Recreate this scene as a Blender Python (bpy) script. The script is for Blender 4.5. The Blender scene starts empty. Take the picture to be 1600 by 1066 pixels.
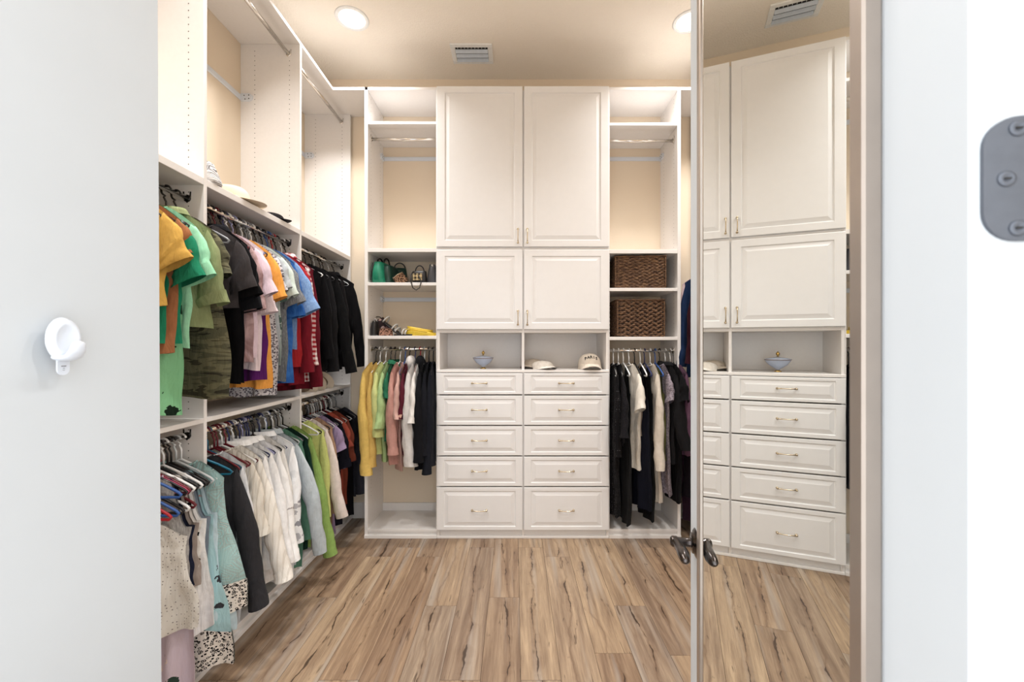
import bpy, math, random
from mathutils import Vector, Matrix
rnd = random.Random(7)
PI = math.pi
S = 0.005            # metres per unit of the measured plan
F = 650.0            # distance of the back cabinets in plan units
H = 301.0            # camera height in plan units
scn = bpy.context.scene
COL = scn.collection

# ------------------------------------------------------------------ camera, world, exposure
cam = bpy.data.cameras.new('camera'); camo = bpy.data.objects.new('camera', cam); COL.objects.link(camo)
camo.location = (0, 0, H*S); camo.rotation_euler = (PI/2, 0, 0)
cam.sensor_width = 36.0; cam.lens = 36.0*F/1600.0
cam.shift_x = -5/1600.0; cam.shift_y = 7/1600.0
cam.clip_start = 0.02
cam.dof.use_dof = True; cam.dof.focus_distance = 2.6; cam.dof.aperture_fstop = 9.0
scn.camera = camo
wd = bpy.data.worlds.new('world'); scn.world = wd; wd.use_nodes = True
bg = wd.node_tree.nodes['Background']; bg.inputs[0].default_value = (0.92, 0.96, 1.0, 1); bg.inputs[1].default_value = 2.25
CAN_POWER = 12.0; CAN_COLOR = (1.0, 0.99, 0.98)
vs = scn.view_settings
vs.view_transform = 'Standard'; vs.look = 'None'; vs.gamma = 1.0; vs.use_curve_mapping = False; vs.exposure = 0.48

def V(X, Y, z): return Vector((X*S, z*S, (H+Y)*S))

# ------------------------------------------------------------------ materials
def srgb(r, g, b):
    f = lambda c: (c/255/12.92) if c/255 <= .04045 else ((c/255+.055)/1.055)**2.4
    return (f(r), f(g), f(b), 1)
MATS = {}
class NT:
    def __init__(s, name):
        s.m = bpy.data.materials.new(name); s.m.use_nodes = True
        s.t = s.m.node_tree; s.b = s.t.nodes['Principled BSDF']
    def n(s, typ, **kw):
        nd = s.t.nodes.new(typ)
        for k, v in kw.items():
            if k.startswith('i_'): nd.inputs[k[2:].replace('_', ' ')].default_value = v
            else: setattr(nd, k, v)
        return nd
    def l(s, a, b): s.t.links.new(a, b)
    def obj(s, scale=(1, 1, 1), rot=(0, 0, 0)):
        tc = s.n('ShaderNodeTexCoord'); mp = s.n('ShaderNodeMapping')
        mp.inputs['Scale'].default_value = scale; mp.inputs['Rotation'].default_value = rot
        s.l(tc.outputs['Object'], mp.inputs['Vector']); return mp.outputs['Vector']
    def ramp(s, src, stops, interp='LINEAR'):
        r = s.n('ShaderNodeValToRGB'); cr = r.color_ramp; cr.interpolation = interp
        while len(cr.elements) < len(stops): cr.elements.new(0.5)
        for e, (p, c) in zip(cr.elements, stops): e.position = p; e.color = c
        s.l(src, r.inputs['Fac']); return r.outputs['Color']
    def noise(s, vec, scale, detail=3, rough=.5, dist=0):
        nd = s.n('ShaderNodeTexNoise'); nd.inputs['Scale'].default_value = scale; nd.inputs['Detail'].default_value = detail
        nd.inputs['Roughness'].default_value = rough; nd.inputs['Distortion'].default_value = dist
        if vec: s.l(vec, nd.inputs['Vector'])
        return nd.outputs['Fac']
    def bump(s, h, strength, dist=.002):
        b = s.n('ShaderNodeBump'); b.inputs['Strength'].default_value = strength; b.inputs['Distance'].default_value = dist
        s.l(h, b.inputs['Height']); s.l(b.outputs['Normal'], s.b.inputs['Normal'])
    def mix(s, fac, a, b, mode='MIX'):
        m = s.n('ShaderNodeMix', data_type='RGBA', blend_type=mode)
        for sock, v in ((m.inputs[0], fac), (m.inputs[6], a), (m.inputs[7], b)):
            if hasattr(v, 'links'): s.l(v, sock)
            else: sock.default_value = v
        return m.outputs[2]
    def math(s, op, a, b=0.0):
        m = s.n('ShaderNodeMath', operation=op)
        for sock, v in ((m.inputs[0], a), (m.inputs[1], b)):
            if hasattr(v, 'links'): s.l(v, sock)
            else: sock.default_value = v
        return m.outputs[0]
    def col(s, c):
        if hasattr(c, 'links'): s.l(c, s.b.inputs['Base Color'])
        else: s.b.inputs['Base Color'].default_value = c
    def set(s, rough=.5, metal=0, spec=.5):
        s.b.inputs['Roughness'].default_value = rough; s.b.inputs['Metallic'].default_value = metal
        s.b.inputs['Specular IOR Level'].default_value = spec

def simple(name, c, rough=.5, metal=0, var=.04, scale=30, spec=.5):
    if name in MATS: return MATS[name]
    k = NT(name); v = k.obj()
    f = k.noise(v, scale, 3)
    lo = tuple(max(0, x*(1-var)) for x in c[:3])+(1,); hi = tuple(min(1, x*(1+var)) for x in c[:3])+(1,)
    k.col(k.ramp(f, [(.3, lo), (.7, hi)])); k.set(rough, metal, spec)
    MATS[name] = k.m; return k.m

def paint_mat(name, c, scale, strength):
    k = NT(name); v = k.obj(); f = k.noise(v, scale, 5, .6)
    k.col(k.ramp(k.noise(v, 3, 2), [(.3, tuple(x*.98 for x in c[:3])+(1,)), (.7, c)]))
    k.set(.75, 0, .3); k.bump(k.ramp(f, [(.42, (0, 0, 0, 1)), (.6, (1, 1, 1, 1))]), strength, .003)
    return k.m
M_WALL = paint_mat('beige_wall_paint', srgb(234, 218, 196), 160, .12)
M_CEIL = paint_mat('textured_ceiling_paint', srgb(248, 239, 226), 70, .45)
M_MEL = simple('white_melamine', srgb(236, 232, 229), .38, var=.012, scale=60)
M_FOIL = simple('white_thermofoil', srgb(235, 234, 234), .36, var=.008, scale=20)
M_DOOR = simple('white_door_paint', srgb(198, 202, 205), .45, var=.01, scale=8)
M_CHROME = simple('chrome', (.82, .8, .77, 1), .14, 1, var=.03)
M_CHAMP = simple('champagne_metal', srgb(205, 190, 165), .24, 1, var=.05)
M_DARKM = simple('dark_metal', srgb(60, 58, 58), .2, 1, var=.1)
M_BRONZE = simple('aged_pewter', srgb(92, 86, 84), .22, 1, var=.25, scale=60)
M_HINGE = simple('charcoal_hinge', srgb(92, 96, 104), .5, .35, var=.06, scale=120)
M_HOLE = simple('hole_shadow', srgb(40, 36, 33), .9)
M_WPLAS = simple('white_plastic', srgb(218, 223, 231), .3, var=.01)
M_GOLD = simple('gold_trim', srgb(205, 170, 100), .25, 1)
M_VENT = simple('white_vent_metal', srgb(238, 238, 236), .45)
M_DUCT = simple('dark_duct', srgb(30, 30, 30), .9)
def mirror_mat():
    k = NT('mirror_glass'); k.col((.86, .88, .86, 1)); k.set(.0, 1); return k.m
M_MIRROR = mirror_mat()
M_BEZEL = simple('brushed_mirror_frame', srgb(170, 158, 148), .32, .8)
def lens_mat():
    k = NT('lamp_lens'); k.col((1, .95, .88, 1))
    k.b.inputs['Emission Color'].default_value = (1, .93, .82, 1); k.b.inputs['Emission Strength'].default_value = 6
    return k.m
M_LENS = lens_mat()

def wood_mat():
    k = NT('oak_plank')
    tc = k.n('ShaderNodeTexCoord'); oi = k.n('ShaderNodeObjectInfo')
    cmb = k.n('ShaderNodeCombineXYZ')
    k.l(k.math('MULTIPLY', oi.outputs['Random'], 57.0), cmb.inputs[0]); k.l(k.math('MULTIPLY', oi.outputs['Random'], 91.0), cmb.inputs[1])
    add = k.n('ShaderNodeVectorMath', operation='ADD'); k.l(tc.outputs['Object'], add.inputs[0]); k.l(cmb.outputs[0], add.inputs[1])
    def mp(sc):
        m = k.n('ShaderNodeMapping'); m.inputs['Scale'].default_value = sc; k.l(add.outputs[0], m.inputs['Vector']); return m.outputs['Vector']
    rn = k.n('ShaderNodeTexWhiteNoise', noise_dimensions='1D'); k.l(oi.outputs['Random'], rn.inputs['W'])
    tone = k.ramp(oi.outputs['Random'], [(0, srgb(170, 142, 114)), (.2, srgb(138, 114, 94)), (.38, srgb(182, 156, 126)), (.55, srgb(150, 134, 118)), (.7, srgb(146, 118, 94)), (.85, srgb(174, 150, 124)), (1, srgb(146, 124, 104))])
    grain = k.noise(mp((7, .4, 7)), 4, 6, .6, .5)
    c = k.mix(k.ramp(grain, [(.34, (0, 0, 0, 1)), (.68, (1, 1, 1, 1))]), k.mix(.62, tone, srgb(92, 70, 55)), k.mix(.24, tone, srgb(204, 180, 148)))
    fine = k.noise(mp((80, 1.6, 80)), 5, 4, .6)
    c = k.mix(k.math('MULTIPLY', k.ramp(fine, [(.42, (0, 0, 0, 1)), (.72, (1, 1, 1, 1))]), .46), c, srgb(98, 74, 56))
    pale = k.noise(mp((6, .3, 6)), 2.4, 2)
    c = k.mix(k.math('MULTIPLY', k.ramp(pale, [(.54, (0, 0, 0, 1)), (.70, (1, 1, 1, 1))]), .55), c, srgb(170, 162, 152))
    # one wandering dark crack with knots down each plank
    sp = k.n('ShaderNodeSeparateXYZ'); k.l(tc.outputs['Object'], sp.inputs[0])
    def n1(sy, off, sc, det=3):
        cb = k.n('ShaderNodeCombineXYZ'); k.l(k.math('MULTIPLY', sp.outputs[1], sy), cb.inputs[1]); k.l(k.math('ADD', k.math('MULTIPLY', oi.outputs['Random'], 83.0), off), cb.inputs[0])
        return k.noise(cb.outputs[0], sc, det, .55)
    xw = k.math('MULTIPLY', k.math('SUBTRACT', n1(1.3, 0, 1.0, 5), .5), .26)
    dd_ = k.math('ABSOLUTE', k.math('SUBTRACT', sp.outputs[0], xw))
    wd_ = k.math('MULTIPLY', k.math('MAXIMUM', k.math('SUBTRACT', n1(5.0, 31.0, 1.0, 4), .50), 0.0), .055)
    ck = k.ramp(k.math('DIVIDE', dd_, k.math('ADD', wd_, .0004)), [(.55, (1, 1, 1, 1)), (1.0, (0, 0, 0, 1))])
    halo = k.ramp(k.math('DIVIDE', dd_, k.math('ADD', k.math('MULTIPLY', wd_, 4.5), .012)), [(0, (1, 1, 1, 1)), (1, (0, 0, 0, 1))])
    c = k.mix(k.math('MULTIPLY', halo, .38), c, srgb(98, 70, 50))
    c = k.mix(k.math('MULTIPLY', ck, .82), c, srgb(48, 33, 24))
    ct = k.noise(mp((6, .5, 6)), 2.2, 3, .55, .4)
    band = k.ramp(k.math('ABSOLUTE', k.math('SUBTRACT', ct, .5)), [(0, (1, 1, 1, 1)), (.006, (.6, .6, .6, 1)), (.014, (0, 0, 0, 1))])
    msk = k.ramp(k.noise(mp((5, 3.4, 5)), 1.5, 3), [(.56, (0, 0, 0, 1)), (.62, (1, 1, 1, 1))])
    c = k.mix(k.math('MULTIPLY', k.math('MULTIPLY', band, msk), .75), c, srgb(60, 42, 31))
    k.col(c); k.set(.42, 0, .4)
    k.bump(fine, .15, .001)
    return k.m
M_WOOD = wood_mat()
M_GAP = simple('plank_joint', srgb(70, 54, 42), .9)

# fabrics ----------------------------------------------------------
def fabric(spec):
    """spec: (pattern, rgb, rgb2, rgb3...)"""
    if spec in MATS: return MATS[spec]
    pat = spec[0]; cols = []
    for c in spec[1:]:
        l_ = .3*c[0]+.59*c[1]+.11*c[2]; cols.append(srgb(*[x*.84+l_*.16 for x in c]))
    k = NT('%s_fabric' % pat); v = k.obj(); a = cols[0]
    slub = k.noise(v, 38, 4, .6)
    if pat == 'plain':
        c = k.ramp(slub, [(.3, tuple(x*.9 for x in a[:3])+(1,)), (.7, tuple(min(1, x*1.05) for x in a[:3])+(1,))])
    elif pat == 'heather':
        c = k.ramp(k.noise(k.obj((300, 300, 60)), 1, 2), [(.35, a), (.65, cols[1])])
    elif pat == 'dots':
        vo = k.n('ShaderNodeTexVoronoi'); vo.inputs['Scale'].default_value = 75; vo.inputs['Randomness'].default_value = .25; k.l(k.obj((1, .01, 1)), vo.inputs['Vector'])
        c = k.ramp(vo.outputs['Distance'], [(0, cols[1]), (.17, a)], 'CONSTANT')
    elif pat == 'camo':
        f = k.noise(k.obj((3, 3, 15)), 1.6, 3, .5, .6)
        c = k.ramp(f, [(0, cols[0]), (.40, cols[1]), (.5, cols[2]), (.6, cols[3])], 'CONSTANT')
    elif pat == 'leopard':
        vo = k.n('ShaderNodeTexVoronoi'); vo.inputs['Scale'].default_value = 95; k.l(k.obj((1, .3, 1)), vo.inputs['Vector'])
        c = k.ramp(vo.outputs['Distance'], [(0, cols[2] if len(cols) > 2 else a), (.22, cols[1]), (.46, a)], 'CONSTANT')
    elif pat == 'floral':
        vo = k.n('ShaderNodeTexVoronoi'); vo.inputs['Scale'].default_value = 17; k.l(k.obj((1, .2, 1)), vo.inputs['Vector'])
        ds = k.math('ADD', vo.outputs['Distance'], k.math('MULTIPLY', k.math('SUBTRACT', k.noise(v, 60, 2), .5), .5))
        fm = k.ramp(ds, [(0, (1, 1, 1, 1)), (.36, (0, 0, 0, 1))], 'CONSTANT')
        sep = k.n('ShaderNodeSeparateColor'); k.l(vo.outputs['Color'], sep.inputs[0])
        fl = k.ramp(sep.outputs[0], [(i/max(1, len(cols)-1), cc) for i, cc in enumerate(cols[1:])], 'CONSTANT')
        c = k.mix(fm, a, fl)
    elif pat == 'stripe':
        w = k.n('ShaderNodeTexWave', bands_direction='X'); w.inputs['Scale'].default_value = 14; k.l(k.obj(), w.inputs['Vector'])
        c = k.ramp(w.outputs['Fac'], [(0, a), (.82, cols[1])], 'CONSTANT')
    elif pat == 'zigzag':
        sp = k.n('ShaderNodeSeparateXYZ'); k.l(v, sp.inputs[0])
        zz = k.math('ADD', k.math('MULTIPLY', sp.outputs[2], 9.0), k.math('MULTIPLY', k.math('PINGPONG', k.math('MULTIPLY', sp.outputs[0], 14.0), 1.0), .6))
        c = k.ramp(k.math('FRACT', k.math('ADD', zz, k.math('MULTIPLY', k.noise(v, 7, 2), .5))), [(0, cols[1]), (.13, a)], 'CONSTANT')
    elif pat == 'gingham':
        sp = k.n('ShaderNodeSeparateXYZ'); k.l(v, sp.inputs[0])
        fx = k.math('GREATER_THAN', k.math('SINE', k.math('MULTIPLY', sp.outputs[0], 210)), 0.0)
        fz = k.math('GREATER_THAN', k.math('SINE', k.math('MULTIPLY', sp.outputs[2], 210)), 0.0)
        c = k.ramp(k.math('MULTIPLY', k.math('ADD', fx, fz), .5), [(0, a), (.4, tuple((p+q)/2 for p, q in zip(a, cols[1]))), (.8, cols[1])], 'CONSTANT')
    elif pat == 'paisley':
        w = k.n('ShaderNodeTexVoronoi', feature='DISTANCE_TO_EDGE'); w.inputs['Scale'].default_value = 16; k.l(k.obj((1, .3, 1.3)), w.inputs['Vector'])
        c1 = k.ramp(k.math('SINE', k.math('MULTIPLY', w.outputs['Distance'], 42.0)), [(0, a), (.55, cols[1]), (.9, cols[2])], 'CONSTANT')
        c = k.mix(k.ramp(k.noise(v, 5, 2), [(.52, (0, 0, 0, 1)), (.62, (1, 1, 1, 1))]), c1, a)
    elif pat == 'tiedye':
        c = k.ramp(k.noise(v, 9, 3, .5, 1.2), [(.38, a), (.6, cols[1])])
    k.col(c); k.set(.95, 0, .06); k.b.inputs['Sheen Weight'].default_value = .02
    wr = k.noise(k.obj((26, 26, 7)), 1, 3, .5, .8); wv = k.noise(k.obj((500, 500, 500)), 1, 1)
    k.bump(k.math('ADD', k.math('MULTIPLY', wr, 1.0), k.math('MULTIPLY', wv, .02)), .5, .02)
    MATS[spec] = k.m; return k.m

# ------------------------------------------------------------------ mesh helpers
class MB:
    def __init__(s): s.v = []; s.f = []
    def add(s, vs_, fs):
        o = len(s.v); s.v += [tuple(p) for p in vs_]; s.f += [tuple(i+o for i in f) for f in fs]; return s
    def box(s, a, b):
        (x0, y0, z0), (x1, y1, z1) = a, b
        x0, x1 = sorted((x0, x1)); y0, y1 = sorted((y0, y1)); z0, z1 = sorted((z0, z1))
        return s.add([(x0, y0, z0), (x1, y0, z0), (x1, y1, z0), (x0, y1, z0), (x0, y0, z1), (x1, y0, z1), (x1, y1, z1), (x0, y1, z1)],
                     [(0, 3, 2, 1), (4, 5, 6, 7), (0, 1, 5, 4), (1, 2, 6, 5), (2, 3, 7, 6), (3, 0, 4, 7)])
    def bbox(s, a, b, c=.0015):
        """box with chamfered edges"""
        lo = [min(p, q) for p, q in zip(a, b)]; hi = [max(p, q) for p, q in zip(a, b)]
        c = min(c, *[(h-l)*.4 for l, h in zip(lo, hi)])
        vs_ = []; idx = {}
        for ax in range(3):
            for sx in (0, 1):
                for sy in (0, 1):
                    for sz in (0, 1):
                        sg = (sx, sy, sz)
                        p = [(hi[i] if sg[i] else lo[i]) for i in range(3)]
                        for i in range(3):
                            if i != ax: p[i] += -c if sg[i] else c
                        idx[(ax, sg)] = len(vs_); vs_.append(p)
        fs = []
        for ax in range(3):
            o1, o2 = [(1, 2), (2, 0), (0, 1)][ax]
            for d in (0, 1):
                q = []
                for (p, r) in ((0, 0), (1, 0), (1, 1), (0, 1)):
                    sg = [0, 0, 0]; sg[ax] = d; sg[o1] = p; sg[o2] = r; q.append(idx[(ax, tuple(sg))])
                fs.append(q if d else q[::-1])
        for ax in range(3):           # edge chamfers along axis ax
            o1, o2 = [(1, 2), (2, 0), (0, 1)][ax]
            for p in (0, 1):
                for r in (0, 1):
                    def sgn(t):
                        g = [0, 0, 0]; g[ax] = t; g[o1] = p; g[o2] = r; return tuple(g)
                    q = [idx[(o1, sgn(0))], idx[(o1, sgn(1))], idx[(o2, sgn(1))], idx[(o2, sgn(0))]]
                    fs.append(q if p == r else q[::-1])
        for sx in (0, 1):
            for sy in (0, 1):
                for sz in (0, 1):
                    t = [idx[(a_, (sx, sy, sz))] for a_ in range(3)]
                    fs.append(t if (sx+sy+sz) % 2 else t[::-1])
        return s.add(vs_, fs)
    def tube(s, pts, r, n=8, closed=False, cap=True):
        pts = [Vector(p) for p in pts]; m = len(pts); rs = r if isinstance(r, (list, tuple)) else [r]*m
        vs_ = []; prev = None
        for i, p in enumerate(pts):
            if closed: d = pts[(i+1) % m]-pts[i-1]
            else: d = pts[min(i+1, m-1)]-pts[max(i-1, 0)]
            d.normalize()
            if prev is None:
                up = Vector((0, 0, 1)) if abs(d.z) < .9 else Vector((1, 0, 0))
                a = d.cross(up).normalized()
            else: a = (prev-d*prev.dot(d)).normalized()
            prev = a; b = d.cross(a)
            for j in range(n):
                t = 2*PI*j/n; vs_.append(p+(a*math.cos(t)+b*math.sin(t))*rs[i])
        fs = []
        for i in range(m if closed else m-1):
            for j in range(n):
                k = (i+1) % m
                fs.append((i*n+j, i*n+(j+1) % n, k*n+(j+1) % n, k*n+j))
        if cap and not closed:
            fs.append(tuple(range(n))[::-1]); fs.append(tuple((m-1)*n+j for j in range(n)))
        return s.add(vs_, fs)
    def lathe(s, prof, n=24, c=(0, 0, 0), axis='Z'):
        vs_ = []
        for r, h in prof:
            for j in range(n):
                t = 2*PI*j/n; x, y = r*math.cos(t), r*math.sin(t)
                p = (x, y, h) if axis == 'Z' else ((x, h, y) if axis == 'Y' else (h, x, y))
                vs_.append((p[0]+c[0], p[1]+c[1], p[2]+c[2]))
        fs = [(i*n+j, i*n+(j+1) % n, (i+1)*n+(j+1) % n, (i+1)*n+j) for i in range(len(prof)-1) for j in range(n)]
        if prof[0][0] > 1e-6: fs.append(tuple(range(n))[::-1])
        if prof[-1][0] > 1e-6: fs.append(tuple((len(prof)-1)*n+j for j in range(n)))
        return s.add(vs_, fs)
    def grid(s, fn, nu, nv, closed_u=False):
        vs_ = [fn(i/(nu if closed_u else nu-1), j/(nv-1)) for j in range(nv) for i in range(nu)]
        fs = [(j*nu+i, j*nu+(i+1) % nu, (j+1)*nu+(i+1) % nu, (j+1)*nu+i) for j in range(nv-1) for i in range(nu if closed_u else nu-1)]
        return s.add(vs_, fs)
    def mesh(s, name, mat, smooth=False):
        me = bpy.data.meshes.new(name); me.from_pydata(s.v, [], s.f); me.update()
        if mat: me.materials.append(mat)
        if smooth:
            for p in me.polygons: p.use_smooth = True
        return me
    def build(s, name, mat, parent=None, smooth=False, label=None):
        o = bpy.data.objects.new(name, s.mesh(name, mat, smooth)); COL.objects.link(o)
        if parent: o.parent = parent
        if label: o['label'] = label
        return o

def empty(name, loc=(0, 0, 0), rot=(0, 0, 0)):
    o = bpy.data.objects.new(name, None); COL.objects.link(o); o.location = loc; o.rotation_euler = rot; o.empty_display_size = .05; return o
def tag(o, label=None, cat=None, group=None, kind=None):
    if label: o['label'] = label
    if cat: o['category'] = cat
    if group: o['group'] = group
    if kind: o['kind'] = kind
    return o
def inst(name, me, parent, loc=(0, 0, 0), rot=(0, 0, 0)):
    o = bpy.data.objects.new(name, me); COL.objects.link(o); o.parent = parent; o.location = loc; o.rotation_euler = rot; return o
def ubox(a, b, c=.0015):
    """chamfered box given in plan units (X, Y, z)"""
    return MB().bbox(V(*a), V(*b), c)

# ------------------------------------------------------------------ the room
XL, XR, ZB, YC = -364.0, 383.0, 727.0, 465.0
XFL, XFR = -285.0, 305.0          # front planes of left and right shelving
ZF0, ZF1 = 12.0, 40.0             # door wall thickness
def struct(o): o['kind'] = 'structure'; return o
struct(MB().box(V(XL-20, -H, ZF0), V(XL, YC, ZB+20)).build('wall_left', M_WALL))
struct(MB().box(V(XR, -H, ZF0), V(XR+20, YC, ZB+20)).build('wall_right', M_WALL))
struct(MB().box(V(XL-20, -H, ZB), V(XR+20, YC, ZB+20)).build('wall_back', M_WALL))
DX0, DX1, DH = -136.0, 66.0, -H+500
wf = MB(); wf.box(V(XL, -H, ZF0), V(DX0, YC, ZF1)); wf.box(V(DX1, -H, ZF0), V(XR, YC, ZF1)); wf.box(V(DX0, DH, ZF0), V(DX1, YC, ZF1))
struct(wf.build('wall_front', M_WALL))
struct(MB().box(V(XL-20, YC, ZF0), V(XR+20, YC+20, ZB+20)).build('ceiling', M_CEIL))
# floor made of planks
floor = empty('floor', (0, 0, 0)); struct(floor)
MB().box(V(XL-20, -H-8, -160), V(XR+20, -H-.35, ZB+20)).build('subfloor', M_GAP, floor)
PWID, PLEN = 36.4, 246.0
k0 = int((XL-5)//PWID)
offs = {0: .912*F, 1: .5755*F+123, 2: .5755*F, 3: .74*F, 4: .912*F+60, 5: .5755*F+30}
order = [2, 0, 3, 2, 1, 2, 0, 4, 3, 5, 2, 1, 0]
for k in range(k0, int((XR-5)//PWID)+1):
    x0, x1 = 5+k*PWID, 5+(k+1)*PWID
    j = offs[order[(k+5) % len(order)]]
    z = j-PLEN*5
    while z < ZB:
        a, b = max(z, -150), min(z+PLEN, ZB)
        if b-a > 4:
            pc = V((x0+x1)/2, -H, (a+b)/2); mb = ubox((max(x0, XL)+.14, -H-.4, a+.14), (min(x1, XR)-.14, -H, b-.14), .0008)
            mb.v = [tuple(Vector(p)-pc) for p in mb.v]; o = mb.build('plank', M_WOOD, floor); o.location = pc
        z += PLEN
# baseboards
struct(ubox((XL, -H, ZB-3), (XR, -274, ZB)).build('baseboard_back', M_MEL))

# recessed lights
def downlight(X, z, label):
    r = empty('recessed_light', V(X, YC, z)); tag(r, label, 'ceiling light', 'recessed ceiling lights')
    MB().lathe([(.088, -.001), (.090, -.007), (.112, -.006), (.116, 0), (.088, 0)], 40).build('trim_ring', M_VENT, r, True)
    MB().lathe([(0, -.0045), (.05, -.005), (.0895, -.0045)], 40).build('lens', M_LENS, r, True)
    ld = bpy.data.lights.new('downlight_lamp', 'AREA'); ld.shape = 'DISK'; ld.size = .17; ld.energy = CAN_POWER; ld.color = CAN_COLOR; ld.spread = math.radians(125)
    lo = bpy.data.objects.new('downlight_lamp', ld); COL.objects.link(lo); lo.parent = r; lo.location = (0, 0, -.009)
downlight(-232, .910*F, 'round recessed ceiling light above the left shelving corner')
downlight(250, .918*F, 'round recessed ceiling light half hidden behind the mirror door edge')
downlight(-232, .56*F, 'added unseen recessed fill light above the middle of the left shelving')  # centre row is out of view, added to spread the light more evenly
downlight(250, .56*F, 'added unseen recessed fill light above the middle of the right wall')  # other half of the added, unseen centre row
downlight(-232, .21*F, 'round recessed ceiling light above the plain white door')
downlight(250, .21*F, 'round recessed ceiling light nearest the mirror door hinges')
# ceiling vent
vz0, vz1 = 465/473*F, 465/442*F
vx0, vx1 = (706-805)*1.02, (770-805)*1.02
vent = empty('ceiling_vent', V((vx0+vx1)/2, YC, (vz0+vz1)/2)); tag(vent, 'white rectangular louvred air vent on the beige ceiling', 'vent')
vw, vd = (vx1-vx0)*S/2, (vz1-vz0)*S/2
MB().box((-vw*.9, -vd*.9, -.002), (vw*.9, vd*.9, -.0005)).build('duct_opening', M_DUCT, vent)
fr = .036
for a, b in (((-vw, -vd), (vw, -vd+fr)), ((-vw, vd-fr), (vw, vd)), ((-vw, -vd+fr), (-vw+fr, vd-fr)), ((vw-fr, -vd+fr), (vw, vd-fr))):
    MB().bbox((a[0], a[1], -.012), (b[0], b[1], 0), .003).build('frame', M_VENT, vent)
M_LOUV = simple('pale_grey_louvre', srgb(196, 204, 214), .5)
sl = MB().bbox((-vw+fr, -.014, -.0012), (vw-fr, .014, .0012), .0005).mesh('louvre', M_LOUV)
n = 3
for i in range(n):
    y = -vd+fr+.040+(2*vd-2*fr-.052)*i/(n-1)
    inst('louvre', sl, vent, (0, y, -.012), (math.radians(-34), 0, 0))
tb = MB().bbox((-.0012, -.008, -.004), (.0012, .008, .004), .0004).mesh('damper_tooth', M_VENT)
for i in range(9): inst('damper_tooth', tb, vent, (-vw+fr+.02+(2*vw-2*fr-.04)*i/8, -vd+fr+.004, -.008))

# ------------------------------------------------------------------ shelving helpers
def pin_holes(parent, pts, normal):
    m = MB()
    for p in pts:
        n_ = Vector(normal); a = n_.orthogonal().normalized(); b = n_.cross(a); p = Vector(p)+n_*.0006
        m.add([p+(a*math.cos(t)+b*math.sin(t))*.0028 for t in [i*PI/3 for i in range(6)]], [tuple(range(6))])
    o = m.build('shelf_pin_holes', M_HOLE, parent); o['kind'] = 'stuff'
def rod(parent, a, b, cups=True):
    a, b = Vector(a), Vector(b)
    o = MB().tube([a, b], .0125, 14).build('clothes_rod', M_CHROME, parent, True)
    d = (b-a).normalized()
    for p, q in ((a, d), (b, -d)):
        side = Vector((0, 0, 1)).cross(d)*.016
        m = MB().tube([p, p+q*.005], .0165, 16)
        m.tube([p+q*.003+side+Vector((0, 0, .03)), p+q*.003+side*.9, p+q*.003-Vector((0, 0, .019)), p+q*.003-side*.9, p+q*.003-side+Vector((0, 0, .03))], .003, 6)
        m.build('rod_cup', M_DARKM if not cups else M_CHROME, o, True)
    return o
def wall_rail(parent, a, b, out, h=.034):
    """flat hanging rail on the wall with a cover bracket at each end"""
    a, b, out = Vector(a), Vector(b), Vector(out)
    lo = Vector((min(a.x, b.x), min(a.y, b.y), a.z-h/2)); hi = Vector((max(a.x, b.x), max(a.y, b.y), a.z+h/2))
    e = out*.010
    o = MB().bbox((lo.x+min(0, e.x), lo.y+min(0, e.y), lo.z), (hi.x+max(0, e.x), hi.y+max(0, e.y), hi.z), .002).build('wall_rail', M_WPLAS, parent)
    d = (b-a).normalized()
    for p, q in ((a, d), (b, -d)):
        m = MB(); c0 = p+out*.008; w = out*.075
        pts = [c0-Vector((0, 0, .024)), c0+w*.8-Vector((0, 0, .024)), c0+w-Vector((0, 0, .01)), c0+w+Vector((0, 0, .012)), c0+w*.8+Vector((0, 0, .024)), c0+Vector((0, 0, .024))]
        n_ = len(pts); t = q*.012
        m.add([x for x in pts]+[x+t for x in pts], [tuple(range(n_)), tuple(range(n_, 2*n_))[::-1]]+[(i, (i+1) % n_, n_+(i+1) % n_, n_+i) for i in range(n_)])
        br = m.build('bracket', M_WPLAS, o)
        m = MB()
        for du, dz in ((.055, .012), (.055, -.010), (.03, -.014), (.024, .010)):
            m.tube([c0+out*du+Vector((0, 0, dz))+t*.9, c0+out*du+Vector((0, 0, dz))+t*1.12], .0035, 8)
        m.build('screw', M_DARKM, br)
    return o

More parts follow.
